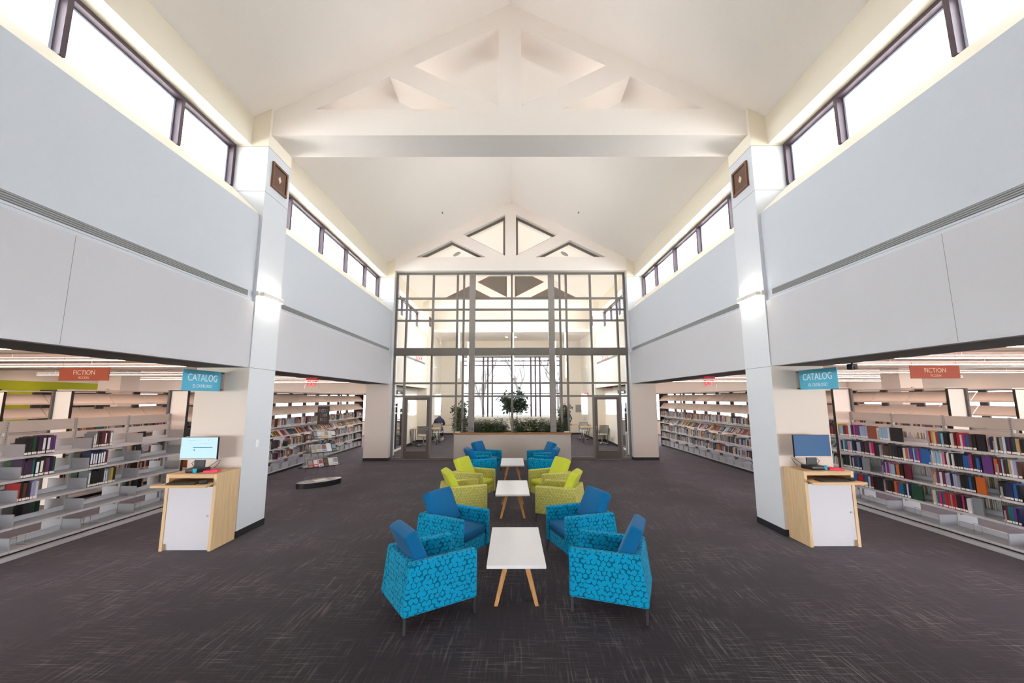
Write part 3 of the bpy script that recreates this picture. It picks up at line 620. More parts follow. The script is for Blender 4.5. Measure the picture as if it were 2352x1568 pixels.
# ------------------------------------------------------------ signs
for s in (-1, 1):
    w = 'above the white screen desk' if s < 0 else 'above the blue screen desk'
    t = thing('catalog_sign', 'blue CATALOG flag sign on the pillar '+w, 'sign', (s*4.6, Y1, 2.375), 0, 'blue catalog signs')
    MB().box(-.006, .006, -.83, -.075, -.152, .152).build('panel', M['signblue'], t)
    br = MB().box(-.012, .012, -.0745, -.001, -.152, .152).build('bracket', M['acrylic'], t)
    q = MB()
    for y in (-.055, -.025):
        for z in (-.13, .13): q.tube([(-.016, y, z), (.016, y, z)], .006, 8)
    q.build('screw', M['black'], br)
    rt = (0, 1, 0) if s < 0 else (0, -1, 0); xf = -s*.0075
    text('lettering', 'CATALOG', .145, M['letter'], t, frame_m((xf, -.45, .035), rt, (0, 0, 1)), .88)
    text('lettering', 'EL CATÁLOGO', .066, M['letter'], t, frame_m((xf, -.45, -.085), rt, (0, 0, 1)), .86, shear=.2)
    t = thing('aisle_sign', 'orange FICTION sign hanging over the bookcase '+('beside the white screen desk' if s < 0 else 'beside the blue screen desk'), 'sign', (s*6.855, 6.6, 2.40), 0, 'orange fiction signs')
    MB().box(-.40, .40, -.006, .006, 0, .205).build('panel', M['signor'], t)
    text('lettering', 'FICTION', .105, M['letterp'], t, frame_m((0, -.0075, .128), (1, 0, 0), (0, 0, 1)), .88)
    text('lettering', 'FICCIÓN', .052, M['letterp'], t, frame_m((0, -.0075, .045), (1, 0, 0), (0, 0, 1)), .86)
    q = MB()
    for x in (-.36, .36): q.tube([(x, 0, .205), (x, 0, .849)], .002, 5)
    q.build('hanging_wire', M['metal'], t)
    # exit signs
    t = thing('exit_sign', 'clear EXIT sign with red letters under the beam '+('above the acrylic book tower' if s < 0 else 'past the blue screen pillar'), 'exit sign', (s*4.72, 9.75, ZS), 0, 'hanging exit signs')
    MB().box(-.13, .13, -.03, .03, -.055, -.001).build('housing', M['exitbox'], t)
    MB().box(-.16, .16, -.004, .004, -.26, -.056).build('panel', M['acrylic'], t)
    text('lettering', 'EXIT', .185, M['exitred'], t, frame_m((0.012*-s, -.006, -.155), (1, 0, 0), (0, 0, 1)), .62, .002)
    text('arrow', '<' if s < 0 else '>', .08, M['exitred'], t, frame_m((s*.143, -.006, -.155), (1, 0, 0), (0, 0, 1)), .6, .002)
    t = thing('exit_sign', 'EXIT sign read backwards through the glass above the door, '+('seated person side' if s < 0 else 'metal bin side'), 'exit sign', (s*3.36+(.02 if s < 0 else .05), 14.80, 3.70), 0, 'reversed exit signs')
    MB().box(-.16, .16, -.03, .03, -.06, -.001).build('housing', M['uprdark'], t)
    MB().box(-.15, .15, -.004, .004, -.27, -.061).build('panel', M['acrylic'], t)
    text('lettering', 'EXIT', .19, M['exitred' if s < 0 else 'exitpink'], t, frame_m((0, -.006, -.165), (-1, 0, 0), (0, 0, 1)), .62, .002)
    MB().tube([(0, 0, -.001), (0, -.06, .02)], .01, 6).build('mount', M['uprdark'], t)
# ------------------------------------------------------------ wall fittings
for s in (-1, 1):
    sw = 'over the white screen desk' if s < 0 else 'over the blue screen desk'
    t = thing('wall_sconce', 'white linear sconce glowing up and down on the pillar '+sw, 'sconce', (s*4.2, 6.95, 3.83), 0, 'linear pillar sconces')
    xa, xb = -s*.045, -s*.105
    MB().box(xa, xb, -.32, .28, -.035, .035).build('housing', M['lampb'], t); MB().box(-s*.001, xa, -.38, -.30, -.035, .035).build('wall_mount', M['lampb'], t)
    MB().box(-s*.055, -s*.095, -.31, .27, .0352, .042).build('upper_lens', M['sconce'], t); MB().box(-s*.055, -s*.095, -.31, .27, -.042, -.0352).build('lower_lens', M['sconce'], t)
    for y, lab in ((6.96, 'carved walnut square plaque high on the pillar '+sw), (20.88, 'small walnut plaque seen through the glass, study room pillar on the '+('seated person side' if s < 0 else 'metal bin side'))):
        t = thing('wall_plaque', lab, 'plaque', (s*4.2, y, 6.03), 0, 'square walnut plaques')
        f = MB()
        for a in ((-.235, .235, -.235, -.195), (-.235, .235, .195, .235), (-.235, -.195, -.195, .195), (.195, .235, -.195, .195)): f.box(-s*.001, -s*.035, *a)
        f.build('frame', M['walnut'], t); MB().box(-s*.001, -s*.012, -.194, .194, -.194, .194).build('carved_panel', paint('plaque_carving', (112, 84, 72), .8, .45, 38, bump=1.0), t)
        MB().prism([(-.05, 0), (0, -.07), (.05, 0), (0, .07)], 0, -s*.0125, -s*.02).build('diamond', M['letterp'], t)
    for y0, y1, lab in ((-1.0, 6.46, 'long linear air grille on the wall beside the near clerestory window, '), (7.45, 14.2, 'linear air grille on the wall between the two pillars, '), (15.3, 20.2, 'linear air grille of the study room wall seen through the glass, ')):
        t = thing('air_grille', lab+('lime wall aisle side' if s < 0 else 'blue screen desk side'), 'air grille', (s*4.255, 0, 3.805), 0, 'linear wall grilles')
        MB().box(-s*.0005, -s*.003, y0, y1, -.045, .045).build('frame', M['seam'], t); q = MB()
        for k in range(4): q.box(-s*.0032, -s*.008, y0+.005, y1-.005, -.037+k*.021, -.026+k*.021)
        q.build('slat', M['grille'], t)
        q = MB().box(-s*.0005, -s*.002, y0, y1+.03, -.072, -.069).build('lower_line', M['seam'], t)
    tag(MB((0, 0, 0)).lathe([(.03, 0), (.03, .012), (.012, .015), (.012, .04), (.02, .045)], 12).build('sprinkler_head', M['grille']), 'tiny sprinkler head on the sloped ceiling, '+('lime wall aisle side' if s < 0 else 'blue screen desk side'), 'sprinkler', 'ceiling sprinklers')
    o = C.objects[-1]; o.location = (s*2.25, 12.77, 9.34-.517*2.25-.001); o.rotation_euler = (math.pi, R(27.3)*s, 0)
    o = tag(MB((0, 0, 0)).lathe([(.17, 0), (.17, .01), (.14, .02), (.02, .022)], 28).build('ceiling_speaker', M['grille']), 'round ceiling speaker seen through the truss opening, '+('lime wall aisle side' if s < 0 else 'blue screen desk side'), 'speaker', 'round ceiling speakers')
    o.location = (s*2.28, 16.65, 9.34-.517*2.28-.002); o.rotation_euler = (math.pi, R(27.3)*s, 0)
t = thing('light_switch', 'white light switch on the pillar face beside the white screen desk', 'light switch', (-4.2, 6.94, 1.374))
MB().box(.0005, .006, -.04, .04, -.06, .06).build('plate', M['switch'], t, .002, 1); MB().box(.0061, .011, -.012, .012, -.025, .025).build('rocker', M['switch'], t)
t = thing('camera', 'small black camera under the beam above the blue CATALOG sign', 'camera', (4.985, 5.95, ZS))
MB().box(-.045, .045, -.05, .05, -.10, -.02).build('body', M['black'], t, .006, 1); MB().tube([(0, 0, -.02), (0, 0, -.001)], .012, 8).build('mount', M['black'], t); MB().tube([(0, -.05, -.075), (0, -.062, -.075)], .022, 12).build('lens', M['base'], t)
# ------------------------------------------------------------ aisle lamps and ducts
LY = [(1.6, 'beside the viewer'), (4.7, 'in front of the FICTION sign'), (6.92, 'first row behind the FICTION sign'), (9.0, 'second row behind the FICTION sign'), (10.73, 'third row behind the FICTION sign'), (14.4, 'fourth row behind the FICTION sign'), (17.7, 'fifth row behind the FICTION sign'), (21.6, 'last row behind the FICTION sign')]
for s in (-1, 1):
    sd = 'lime wall aisle' if s < 0 else 'blue screen desk aisle'
    for y, w in LY:
        t = thing('linear_lamp', 'long ceiling lamp of the %s, %s' % (sd, w), 'ceiling lamp', (s*11 if s < 0 else 12.5, y, 2.95), 0, 'long linear aisle lamps')
        xl = 5.6 if s < 0 else 7.0
        MB().box(-xl, xl, -.04, .04, .012, .07).build('housing', M['lampb'], t); MB().box(-xl, xl, -.035, .035, 0, .0118).build('diffuser', M['lampw'], t); MB().box(-xl, xl, -.03, .03, .0702, .078).build('added_uplight', M['lampup'], t)  # glowing top strip is added to brighten the aisle ceiling
        q = MB()
        for x in (-5, -2.5, 0, 2.5, 5): q.tube([(x, 0, .0785), (x, 0, .299)], .004, 5)
        q.build('hanger', M['lampb'], t)
    for y, r, z in ((7.9, .13, 3.11), (12.3, .13, 3.11)):
        tag(MB((0, 0, 0)).tube([(s*5.2-s*11, 0, 0), (s*16.6-s*11, 0, 0)], r, 20).build('air_duct', M['duct']), 'round white ceiling duct of the %s, %s one' % (sd, 'nearer' if y < 9 else 'farther'), 'air duct', 'round ceiling ducts').location = (s*11, y, z)

# ------------------------------------------------------------ planter and plants
t = thing('planter', 'long taupe planter wall with wooden cap in front of the glass', 'planter', (.04, 15.0, 0))
PX = 2.02
MB().box(-PX, PX, -.55, -.50, 0, .87).box(-PX, PX, .50, .55, 0, .87).box(-PX, -PX+.05, -.50, .50, 0, .87).box(PX-.05, PX, -.50, .50, 0, .87).build('wall', M['planter'], t)
MB().box(-PX-.03, PX+.03, -.58, -.43, .8705, .93).box(-PX-.03, PX+.03, .43, .58, .8705, .93).box(-PX-.03, -PX+.10, -.43, .43, .8705, .93).box(PX-.10, PX+.03, -.43, .43, .8705, .93).build('cap', M['cap'], t, .006, 1)
MB().box(-PX+.05, PX-.05, -.50, .50, .02, .84).build('soil', M['soil'], t)
def leaves(name, items, mat, parent):
    vs, fs = [], []
    for p, d, nrm, L, W in items:
        d = d.normalized(); s = d.cross(nrm).normalized()*W/2; n = s.cross(d).normalized()
        k = len(vs)
        mid = p+d*L*.45-n*L*.04; tip = p+d*L-n*L*.22
        vs += [p, mid-s+n*W*.18, mid, mid+s+n*W*.18, tip, p+d*L*.75-s*.66+n*W*.05-n*L*.1, p+d*L*.75+s*.66+n*W*.05-n*L*.1, p+d*L*.76-n*L*.12]
        fs += [(k, k+2, k+1), (k, k+3, k+2), (k+1, k+2, k+7, k+5), (k+2, k+3, k+6, k+7), (k+5, k+7, k+4), (k+7, k+6, k+4)]
    return pyd(name, vs, fs, mat, parent)
def shrub(x, y, r, h, seed, lab):
    rnd = random.Random(seed); t = thing('shrub', lab, 'plant', (x, y, .842), 0, 'leafy shrubs in the planter')
    st = MB(); it = []
    for i in range(34):
        a = rnd.uniform(0, 6.28); q = r*math.sqrt(rnd.random()); bx, by = q*math.cos(a)*.5, q*math.sin(a)*.5
        hh = h*rnd.uniform(.45, 1.0); ex, ey = q*math.cos(a)*1.1, q*math.sin(a)*.8
        pts = [Vector((bx, by, 0)), Vector(((bx+ex)/2, (by+ey)/2, hh*.55)), Vector((ex, ey, hh))]
        st.tube(pts, .004, 5)
        for k in range(20):
            u = .12+.88*k/19; p = pts[0].lerp(pts[1], u*2) if u < .5 else pts[1].lerp(pts[2], u*2-1)
            b = k*2.4+rnd.uniform(-.4, .4); d = Vector((math.cos(b), math.sin(b), rnd.uniform(-.25, .65)))
            it.append((p, d, Vector((0, 0, 1))+d*.2, rnd.uniform(.11, .20), rnd.uniform(.030, .055)))
    st.build('stem', M['stem'], t); leaves('foliage', it, M['leafa'], t)
pl = 'leafy shrub along the front of the planter, '
for i, (x, h, w) in enumerate(((-1.78, .66, 'at its very left end'), (-1.30, .56, 'second from the left end'), (-.85, .55, 'third from the left end'), (-.42, .60, 'just left of the fig stems'), (.36, .56, 'just right of the fig stems'), (.85, .58, 'third from the right end'), (1.32, .54, 'second from the right end'), (1.80, .58, 'at its very right end'))):
    shrub(x, 14.78, .30, h, 40+i, pl+w)
def fig(lab, x, y, base, crown, seed, mat, stems, n, ls, droop=.1):
    rnd = random.Random(seed); t = thing('potted_fig_tree', lab, 'plant', (x, y, .842), 0, 'taller plants in the planter')
    st = MB(); it = []; cz, rx, rz = crown; hubs = []
    for k in range(stems):
        a = 6.28*k/stems; b0 = Vector((.06*math.cos(a), .06*math.sin(a), 0)); top = Vector((rx*.4*math.cos(a+1), rx*.4*math.sin(a+1), cz+rz*.3))
        pts = [b0, b0.lerp(top, .35)+Vector((.03*math.sin(k*2), .02, 0)), b0.lerp(top, .7), top]; st.tube(pts, [.016, .014, .011, .006], 6)
        for j in range(7):
            p = pts[2].lerp(pts[3], rnd.random()) if j < 5 else pts[1].lerp(pts[2], rnd.uniform(.5, 1)); a2 = rnd.uniform(0, 6.28)
            e = Vector((rx*math.cos(a2)*rnd.uniform(.4, .95), rx*math.sin(a2)*rnd.uniform(.4, .95), cz+rz*rnd.uniform(-.95, .9)))
            e.z = cz+(e.z-cz)*max(.25, 1-(Vector((e.x, e.y)).length/rx)**2*.6); st.tube([p, p.lerp(e, .5)+Vector((0, 0, .03)), e], .004, 5); hubs.append((p, e))
    for i in range(n):
        p0, e = rnd.choice(hubs); p = p0.lerp(e, rnd.uniform(.35, 1.0))+Vector((rnd.gauss(0, .06), rnd.gauss(0, .06), rnd.gauss(0, .06)))
        a = rnd.uniform(0, 6.28); d = Vector((math.cos(a), math.sin(a), rnd.uniform(-.5, .35)-droop)); it.append((p, d, Vector((0, 0, 1))+d*.3, ls*rnd.uniform(.75, 1.25), ls*rnd.uniform(.5, .8)))
    st.build('stem', M['stem'], t); leaves('foliage', it, mat, t)
fig('tall fig with bunched tan stems in the middle of the planter', .10, 15.0, 0, (1.15, .58, .60), 3, M['leafb'], 5, 1000, .145)
fig('slender pale-leaved climber at the planter end nearest the seated person', -1.86, 15.18, 0, (.72, .32, .62), 5, M['leafa'], 3, 480, .12, .3)
fig('slender climber at the planter end nearest the metal bin', 1.95, 15.18, 0, (.70, .27, .60), 6, M['leafa'], 3, 430, .12, .3)
# ------------------------------------------------------------ study room
def study_table(lab, x, y):
    t = thing('study_table', lab, 'table', (x, y, 0), 0, 'study room tables')
    MB().box(-.62, .62, -.38, .38, .705, .735).build('tabletop', M['oakh'], t, .005, 1)
    for sx in (-.56, .56):
        for sy in (-.32, .32): MB().tube([(sx, sy, 0), (sx, sy, .7045)], .022, 10).build('leg', M['metal'], t)
    return t
st = study_table('study table on the left, nearer the door glass', -3.98, 19.5)
for x, y, lab in ((-3.52, 22.0, 'study table where the hooded person sits'), (3.98, 20.0, 'study table on the bin side, nearer the door glass'), (3.52, 22.3, 'study table on the bin side, by the back wall')):
    o = copy_tree(st); o['label'] = lab; o.location = (x, y, 0)
def task_chair(lab, x, y, a):
    t = thing('office_chair', lab, 'chair', (x, y, 0), R(a), 'mesh office chairs')
    for k in range(5):
        c, s_ = math.cos(k*1.2566), math.sin(k*1.2566)
        MB().bar((.03*c, .03*s_, .10), (.31*c, .31*s_, .065), .035, .025).build('base_arm', M['alum'], t)
        MB().tube([(.30*c-.014*s_, .30*s_+.014*c, .026), (.30*c+.014*s_, .30*s_-.014*c, .026)], .026, 12).build('caster', M['black'], t)
    MB().tube([(0, 0, .08), (0, 0, .43)], .024, 10).build('column', M['alum'], t)
    MB().box(-.23, .23, -.23, .23, .43, .47).build('seat', M['mesh'], t, .018, 2)
    f = MB(); f.tube([(-.20, -.2, .44), (-.26, -.21, .55), (-.30, -.21, .88), (-.30, .21, .88), (-.26, .21, .55), (-.20, .2, .44)], .012, 8).build('back_frame', M['doorfr'], t)
    MB().hull8([(-.262, -.195, .56), (-.262, .195, .56), (-.255, .195, .56), (-.255, -.195, .56), (-.300, -.195, .87), (-.300, .195, .87), (-.293, .195, .87), (-.293, -.195, .87)]).build('back_mesh', M['mesh'], t)
    for s in (-1, 1): MB().tube([(-.27, s*.21, .62), (-.1, s*.25, .66), (.12, s*.25, .66)], .012, 8).build('armrest', M['doorfr'], t)
    return t
tc = task_chair('mesh office chair framed by the left door glass', -3.92, 18.72, 88)
for x, y, a, lab in ((-3.62, 20.55, 95, 'mesh office chair between the two left study tables'), (-3.70, 21.25, 90, 'mesh office chair the hooded person sits on'), (4.16, 19.15, 100, 'mesh office chair framed by the right door glass'), (3.70, 21.45, 85, 'mesh office chair at the far study table on the bin side')):
    o = copy_tree(tc); o['label'] = lab; o.location = (x, y, 0); o.rotation_euler = (0, 0, R(a))
def skin(name, verts, edges, rad, mat, parent, root=0, sub=2):
    me = D.meshes.new(name); me.from_pydata(verts, edges, []); o = D.objects.new(name, me); C.objects.link(o); o.parent = parent
    o.modifiers.new('skin', 'SKIN'); sv = me.skin_vertices[0].data
    for i, r in enumerate(rad): sv[i].radius = (r, r) if not isinstance(r, tuple) else r
    sv[root].use_root = True
    md = o.modifiers.new('sub', 'SUBSURF'); md.levels = sub; md.render_levels = sub; me.materials.append(mat)
    bpy.context.view_layer.update()
    m2 = D.meshes.new_from_object(o.evaluated_get(bpy.context.evaluated_depsgraph_get())); o.modifiers.clear(); o.data = m2; m2.name = name
    m2.materials.clear(); m2.materials.append(mat)
    for p in m2.polygons: p.use_smooth = True
    return o
pn = thing('person', 'person in a navy hooded top seated at the study table, seen from behind', 'person', (-3.70, 21.25, 0), R(90))
# local +x faces forward (towards the table)
bv = [(0, 0, .56), (.04, 0, .72), (.10, 0, .90), (.17, 0, 1.02), (.22, 0, 1.09), (.29, 0, 1.12), (.34, 0, 1.15),
      (.15, .17, 1.0), (.15, -.17, 1.0), (.24, .25, .80), (.24, -.25, .80), (.46, .17, .775), (.46, -.17, .775), (.55, .13, .765), (.55, -.13, .765),
      (.02, .10, .53), (.02, -.10, .53), (.40, .12, .53), (.40, -.12, .53), (.34, .13, .12), (.30, -.15, .12), (.42, .14, .05), (.38, -.16, .05)]
be = [(0, 1), (1, 2), (2, 3), (3, 4), (4, 5), (5, 6), (3, 7), (3, 8), (7, 9), (8, 10), (9, 11), (10, 12), (11, 13), (12, 14), (0, 15), (0, 16), (15, 17), (16, 18), (17, 19), (18, 20), (19, 21), (20, 22)]
br = [(.13, .16), (.12, .15), (.11, .16), (.09, .12), .055, .085, .08, .065, .065, .045, .045, .034, .034, .03, .03, .085, .085, .06, .06, .04, .04, .035, .035]
skin('body', bv, be, br, M['skin'], pn)
hv = [(0, 0, .57), (.04, 0, .72), (.09, 0, .89), (.15, 0, 1.01), (.21, 0, 1.10), (.29, 0, 1.175), (.15, .18, .99), (.15, -.18, .99), (.24, .26, .795), (.24, -.26, .795), (.44, .175, .775), (.44, -.175, .775)]
skin('hoodie', hv, [(0, 1), (1, 2), (2, 3), (3, 4), (4, 5), (3, 6), (3, 7), (6, 8), (7, 9), (8, 10), (9, 11)], [(.155, .19), (.145, .185), (.135, .19), (.115, .15), (.10, .11), (.115, .115), .085, .085, .065, .065, .048, .048], M['navy_c'], pn)
skin('trousers', [(0, 0, .56), (.02, .10, .535), (.02, -.10, .535), (.40, .12, .535), (.40, -.12, .535), (.35, .13, .14), (.31, -.15, .14)], [(0, 1), (0, 2), (1, 3), (2, 4), (3, 5), (4, 6)], [(.15, .17), .10, .10, .075, .075, .056, .056], M['jeans'], pn)
for s, xx in ((1, .35), (-1, .31)): cushion('shoe', M['shoe'], pn, (.28, .10, .11), Matrix.Translation((xx+.07, s*.14, .05)), .6)
def hand(s):
    m = MB(); bx, by, bz = .56, s*.13, .763
    m.hull8([(bx-.03, by-.03, bz-.012), (bx+.05, by-.04, bz-.012), (bx+.05, by+.04, bz-.012), (bx-.03, by+.03, bz-.012), (bx-.03, by-.03, bz+.014), (bx+.05, by-.04, bz+.01), (bx+.05, by+.04, bz+.01), (bx-.03, by+.03, bz+.014)])
    for k, L in enumerate((.062, .075, .07, .055)):
        y = by-.03*s+.02*k*s; m.tube([(bx+.045, y, bz), (bx+.045+L*.55, y, bz+.008), (bx+.045+L, y, bz-.012)], [.009, .008, .006], 6)
    m.tube([(bx-.01, by-.03*s, bz), (bx+.02, by-.06*s, bz), (bx+.045, by-.065*s, bz-.006)], [.011, .009, .007], 6).build('hand', M['skin'], pn)
hand(1); hand(-1)
for x, y, zb, lab in ((-2.30, 18.0, 3.0, 'left outer'), (-2.02, 19.2, 3.0, 'left inner'), (.09, 18.0, 3.0, 'middle'), (2.10, 19.2, 3.0, 'right inner'), (2.42, 18.0, 3.0, 'right outer')):
    t = thing('tube_pendant', 'thin glowing vertical tube lamp hanging in the glazed room, the '+lab+' one', 'pendant lamp', (x, y, zb), 0, 'vertical tube pendants')
    zt = 2.0 if y < 19 else 1.75
    MB().tube([(0, 0, 0), (0, 0, zt)], .027, 12).build('tube', M['rod'], t); MB().tube([(0, 0, zt+.001), (0, 0, zt+.06)], .029, 12).build('cap', M['metal'], t); MB().tube([(0, 0, zt+.06), (0, 0, 9.34-.517*abs(x)-zb-.002)], .004, 5).build('cable', M['metal'], t)
t = thing('litter_bin', 'tall brushed metal bin behind the glass beside the right door', 'bin', (4.30, 15.25, 0))
MB((0, 0, 0)).lathe([(.12, 0), (.125, .02), (.125, .84), (.118, .86)], 28).build('body', M['alum'], t); MB().lathe([(.125, .8605), (.125, .875), (.09, .885)], 28).build('lid', M['metal'], t)
for s in (-1, 1):
    w = 'seated person side' if s < 0 else 'metal bin side'
    tag(MB((0, 0, 0)).box(-.17, .17, -.02, -.001, -.22, .22).build('wall_plate', M['grille'], None, .004, 1), 'grey square notice plate on the far wall, '+w, 'plate', 'far wall plates').location = (s*3.93+(-.35 if s < 0 else .05), YEND, 1.50)
    for k, x in enumerate((.25, 2.2)):
        o = tag(MB((0, 0, 0)).lathe([(.07, 0), (.07, .004), (.05, .006)], 20).build('downlight', M['down']), 'recessed downlight in the low ceiling beyond the glass, %s, %s' % (w, 'inner one' if k == 0 else 'outer one'), 'downlight', 'alcove downlights')
        o.location = (s*x, 23.0, AZ-.001); o.rotation_euler = (math.pi, 0, 0)
# ------------------------------------------------------------ bookcases
PITCH = .905
def shelf_mesh(name, dep=.30, L=PITCH-.006, lip=.03, back=.06, brk=.16, mid=True):
    m = MB(); a = L/2     # front edge at x=0, depth towards +x
    m.box(0, dep, -a, a, -.018, 0).box(0, .012, -a, a, -lip, -.018).box(dep-.008, dep, -a, a, 0, back)
    if brk:
        for s in (-1, 1): m.prism([(.012, -.018), (dep, -.018), (dep, brk), (.012, brk)], 1, s*a, s*(a-.004), 1)
    o = m.build(name, [M['steel'], M['steelb']]); me = o.data; D.objects.remove(o); return me
SH = shelf_mesh('shelf'); SHB = shelf_mesh('base_shelf', .32, PITCH-.006, .035, .07, .16)
def low_case(s, x0, y1, n, lab):
    t = thing('bookcase', lab, 'bookcase', (s*x0, y1, 0), 0, 'low open steel bookcases'); dep = .31
    for k in range(n+1):
        m = MB().box(s*(dep-.02), s*(dep+.02), -k*PITCH-.02, -k*PITCH+.02, 0, 1.815)
        for z in [i*.031 for i in range(4, 58)]: m.box(s*(dep-.0205), s*(dep-.0195), -k*PITCH-.004, -k*PITCH+.004, z, z+.012, 1)
        m.build('upright', [M['upr'], M['dark']], t)
    for k in range(n):
        c = -(k+.5)*PITCH
        for z0, z1 in ((1.645, 1.805), (1.50, 1.605)): MB().box(s*(dep-.006), s*(dep+.006), c-PITCH/2+.021, c+PITCH/2-.021, z0, z1).build('back_rail', M['plate'], t)
        for z in (.415, .725, 1.03, 1.335, .115):
            for side in (0, 1):
                o = place('shelf', SH if z > .2 else SHB, t)
                o.location = (0 if side == 0 else s*2*dep, c, z); o.rotation_euler = (0, 0, 0 if (s > 0) == (side == 0) else math.pi)
        MB().box(s*-.045, s*(-.03), c-PITCH/2+.001, c+PITCH/2-.001, 0, .055).box(s*-.03, s*.02, c-PITCH/2+.001, c+PITCH/2-.001, .045, .055).build('kick_plate', M['steel'], t)
        MB().box(s*.03, s*.05, c-PITCH/2, c+PITCH/2, .055, .084).build('gap_shade', M['base'], t)  # black strip stands in for the shade in the gap under the shelf
    return t
low_case(-1, 6.645, 8.475, 5, 'low open steel bookcase with few books beside the white screen desk')
low_case(1, 6.70, 8.53, 5, 'low open steel bookcase packed with colourful books beside the blue screen desk')
# tall ranges
TP = .914
def slant_mesh(name, L=TP-.022):
    m = MB(); a = L/2
    m.hull8([(0, -a, 0), (.20, -a, .225), (.20, a, .225), (0, a, 0), (-.010, -a, .010), (.19, -a, .236), (.19, a, .236), (-.010, a, .010)]); m.box(-.02, 0, -a, a, -.012, .03)
    o = m.build(name, [M['slope'], M['steelb']]); me = o.data; D.objects.remove(o); return me
SL = slant_mesh('sloped_shelf'); SHT = shelf_mesh('shelf', .30, TP-.006, .03, .05, .15)
def bracket_mesh():
    m = MB()
    for y in (-.43, .02): m.box(.02, .026, y, y+.36, .001, .155).box(.02, .25, y, y+.006, .001, .155)
    o = m.build('book_support', M['steelb']); me = o.data; D.objects.remove(o); return me
BK = bracket_mesh()
def tall_case(s, x0, y0, n, lab, rows=True):
    t = thing('bookcase', lab, 'bookcase', (s*x0, y0, 0), 0, 'tall steel bookcases'); dep = .33
    MB().box(0, s*.38, -.045, -.005, 0, 2.27).build('end_panel', [M['endw']], t, .003, 1)
    MB().box(s*-.012, s*-.0005, -.05, -.001, 0, 2.28).box(0, s*.38, -.05, -.001, 2.271, 2.28).build('end_panel_edge', M['endb'], t)
    MB().box(0, s*.38, n*TP+.005, n*TP+.045, 0, 2.29).build('far_end_panel', M['endbr'], t)
    MB().box(s*-.01, s*.36, 0, n*TP, 2.285, 2.31).build('canopy', M['plate'], t)
    for k in range(n+1): MB().box(s*dep, s*(dep+.04), k*TP-.09, k*TP+.09, 0, 2.284).build('upright', M['uprdark'], t)
    for k in range(n):
        c = (k+.5)*TP
        for z in (1.99, 1.655, 1.02): o = place('sloped_shelf', SL, t); o.location = (0, c, z); o.rotation_euler = (0, 0, 0 if s > 0 else math.pi)
        for z in (1.31, .705, .395, .10): o = place('shelf', SHT, t); o.location = (0, c, z); o.rotation_euler = (0, 0, 0 if s > 0 else math.pi)
        if rows: o = place('book_support', BK, t); o.location = (0, c, .10); o.rotation_euler = (0, 0, 0 if s > 0 else math.pi)
    MB().box(s*.05, s*.07, 0, n*TP, 0, .082).build('kick_plate', M['base'], t)
    return t
tall_case(-1, 6.65, 8.55, 11, 'long tall bookcase with empty sloped top shelves behind the acrylic tower')
tall_case(1, 6.70, 8.60, 11, 'long tall bookcase filled with books past the blue screen desk pillar')
RG = (('second tall bookcase from the hall, behind the mostly empty low case', 'third tall bookcase from the hall, nearest the lime wall'), ('second tall bookcase from the hall, behind the full low case', 'third tall bookcase from the hall, at the edge of the blue screen aisle'))
for s, x, y, z, lab in ((1, 4.2, 22.6, 2.30, 'small red exit sign on the alcove side wall above the study table'), ):
    t = thing('exit_sign', lab, 'exit sign', (x, y, z)); MB().box(-.03, -.001, -.15, .15, -.10, .10).build('housing', M['exitbox'], t); MB().box(-.20, -.031, -.004, .004, -.09, .09).build('panel', M['exitred'], t)
t = thing('exit_sign', 'red exit sign under the study room beam near the right door', 'exit sign', (4.36, 18.2, ZS)); MB().box(-.14, .14, -.03, .03, -.05, -.001).build('housing', M['exitbox'], t); MB().box(-.14, .14, -.004, .004, -.2, -.051).build('panel', M['acrylic'], t)
for s in (-1, 1): tag(MB((0, 0, 0)).box(-.09, .09, -.045, .045, 0, .03).build('white_card_box', M['paper'], None, .005, 1), 'small white box lying on the planter cap, '+('seated person end' if s < 0 else 'metal bin end'), 'box', 'white boxes on the planter').location = (.04+s*1.90, 14.495, .931)
for s in (-1, 1):
    tall_case(s, 9.15, 8.65, 8, RG[s > 0][0], False); tc_ = tall_case(s, 11.6, 9.5, 6, RG[s > 0][1], False)
    if s < 0: MB().box(-.16, -.34, -.052, -.0455, 1.77, 1.97).build('sign_plate', M['endbr'], tc_)
# ------------------------------------------------------------ books
def unit(name, fn, mats):
    m = MB(); fn(m); o = m.build(name, mats); me = o.data; D.objects.remove(o); return me
# unit book: spine at x=0, depth +x, thickness y in [-.5,.5], height z in [0,1]
UC = unit('book', lambda m: m.box(0, .03, -.5, .5, 0, 1).box(.03, 1, -.5, -.40, 0, 1).box(.03, 1, .40, .5, 0, 1), [M['black']])
UP = unit('page_block', lambda m: m.box(.031, .97, -.395, .395, .015, .985), [M['paper']])
UL = unit('spine_label', lambda m: m.box(-.006, -.0005, -.46, .46, .04, .17), [M['label']])
UT = unit('spine_title', lambda m: m.box(-.005, -.0005, -.32, .32, .22, .86), [M['letter']])
UF = unit('cover_picture', lambda m: m.box(.12, .92, -.512, -.5005, .34, .9).box(.2, .84, -.512, -.5005, .08, .2), [M['letter']])
brnd = random.Random(21)
def setmat(o, m): o.material_slots[0].link = 'OBJECT'; o.material_slots[0].material = m
def book(col, loc, rz, th, h, dep, lab, group, face=False, lbl=False, tilt=0, pic=None):
    o = place('book', UC); o.location = loc; o.scale = (dep, th, h); o.rotation_euler = (0, tilt, rz); setmat(o, BM[col])
    place('page_block', UP, o)
    if face:
        p = place('cover_picture', UF, o); setmat(p, BM[pic])
    else:
        place('spine_label', UL, o)
        if lbl: place('spine_title', UT, o)
    return tag(o, lab, 'book', group)
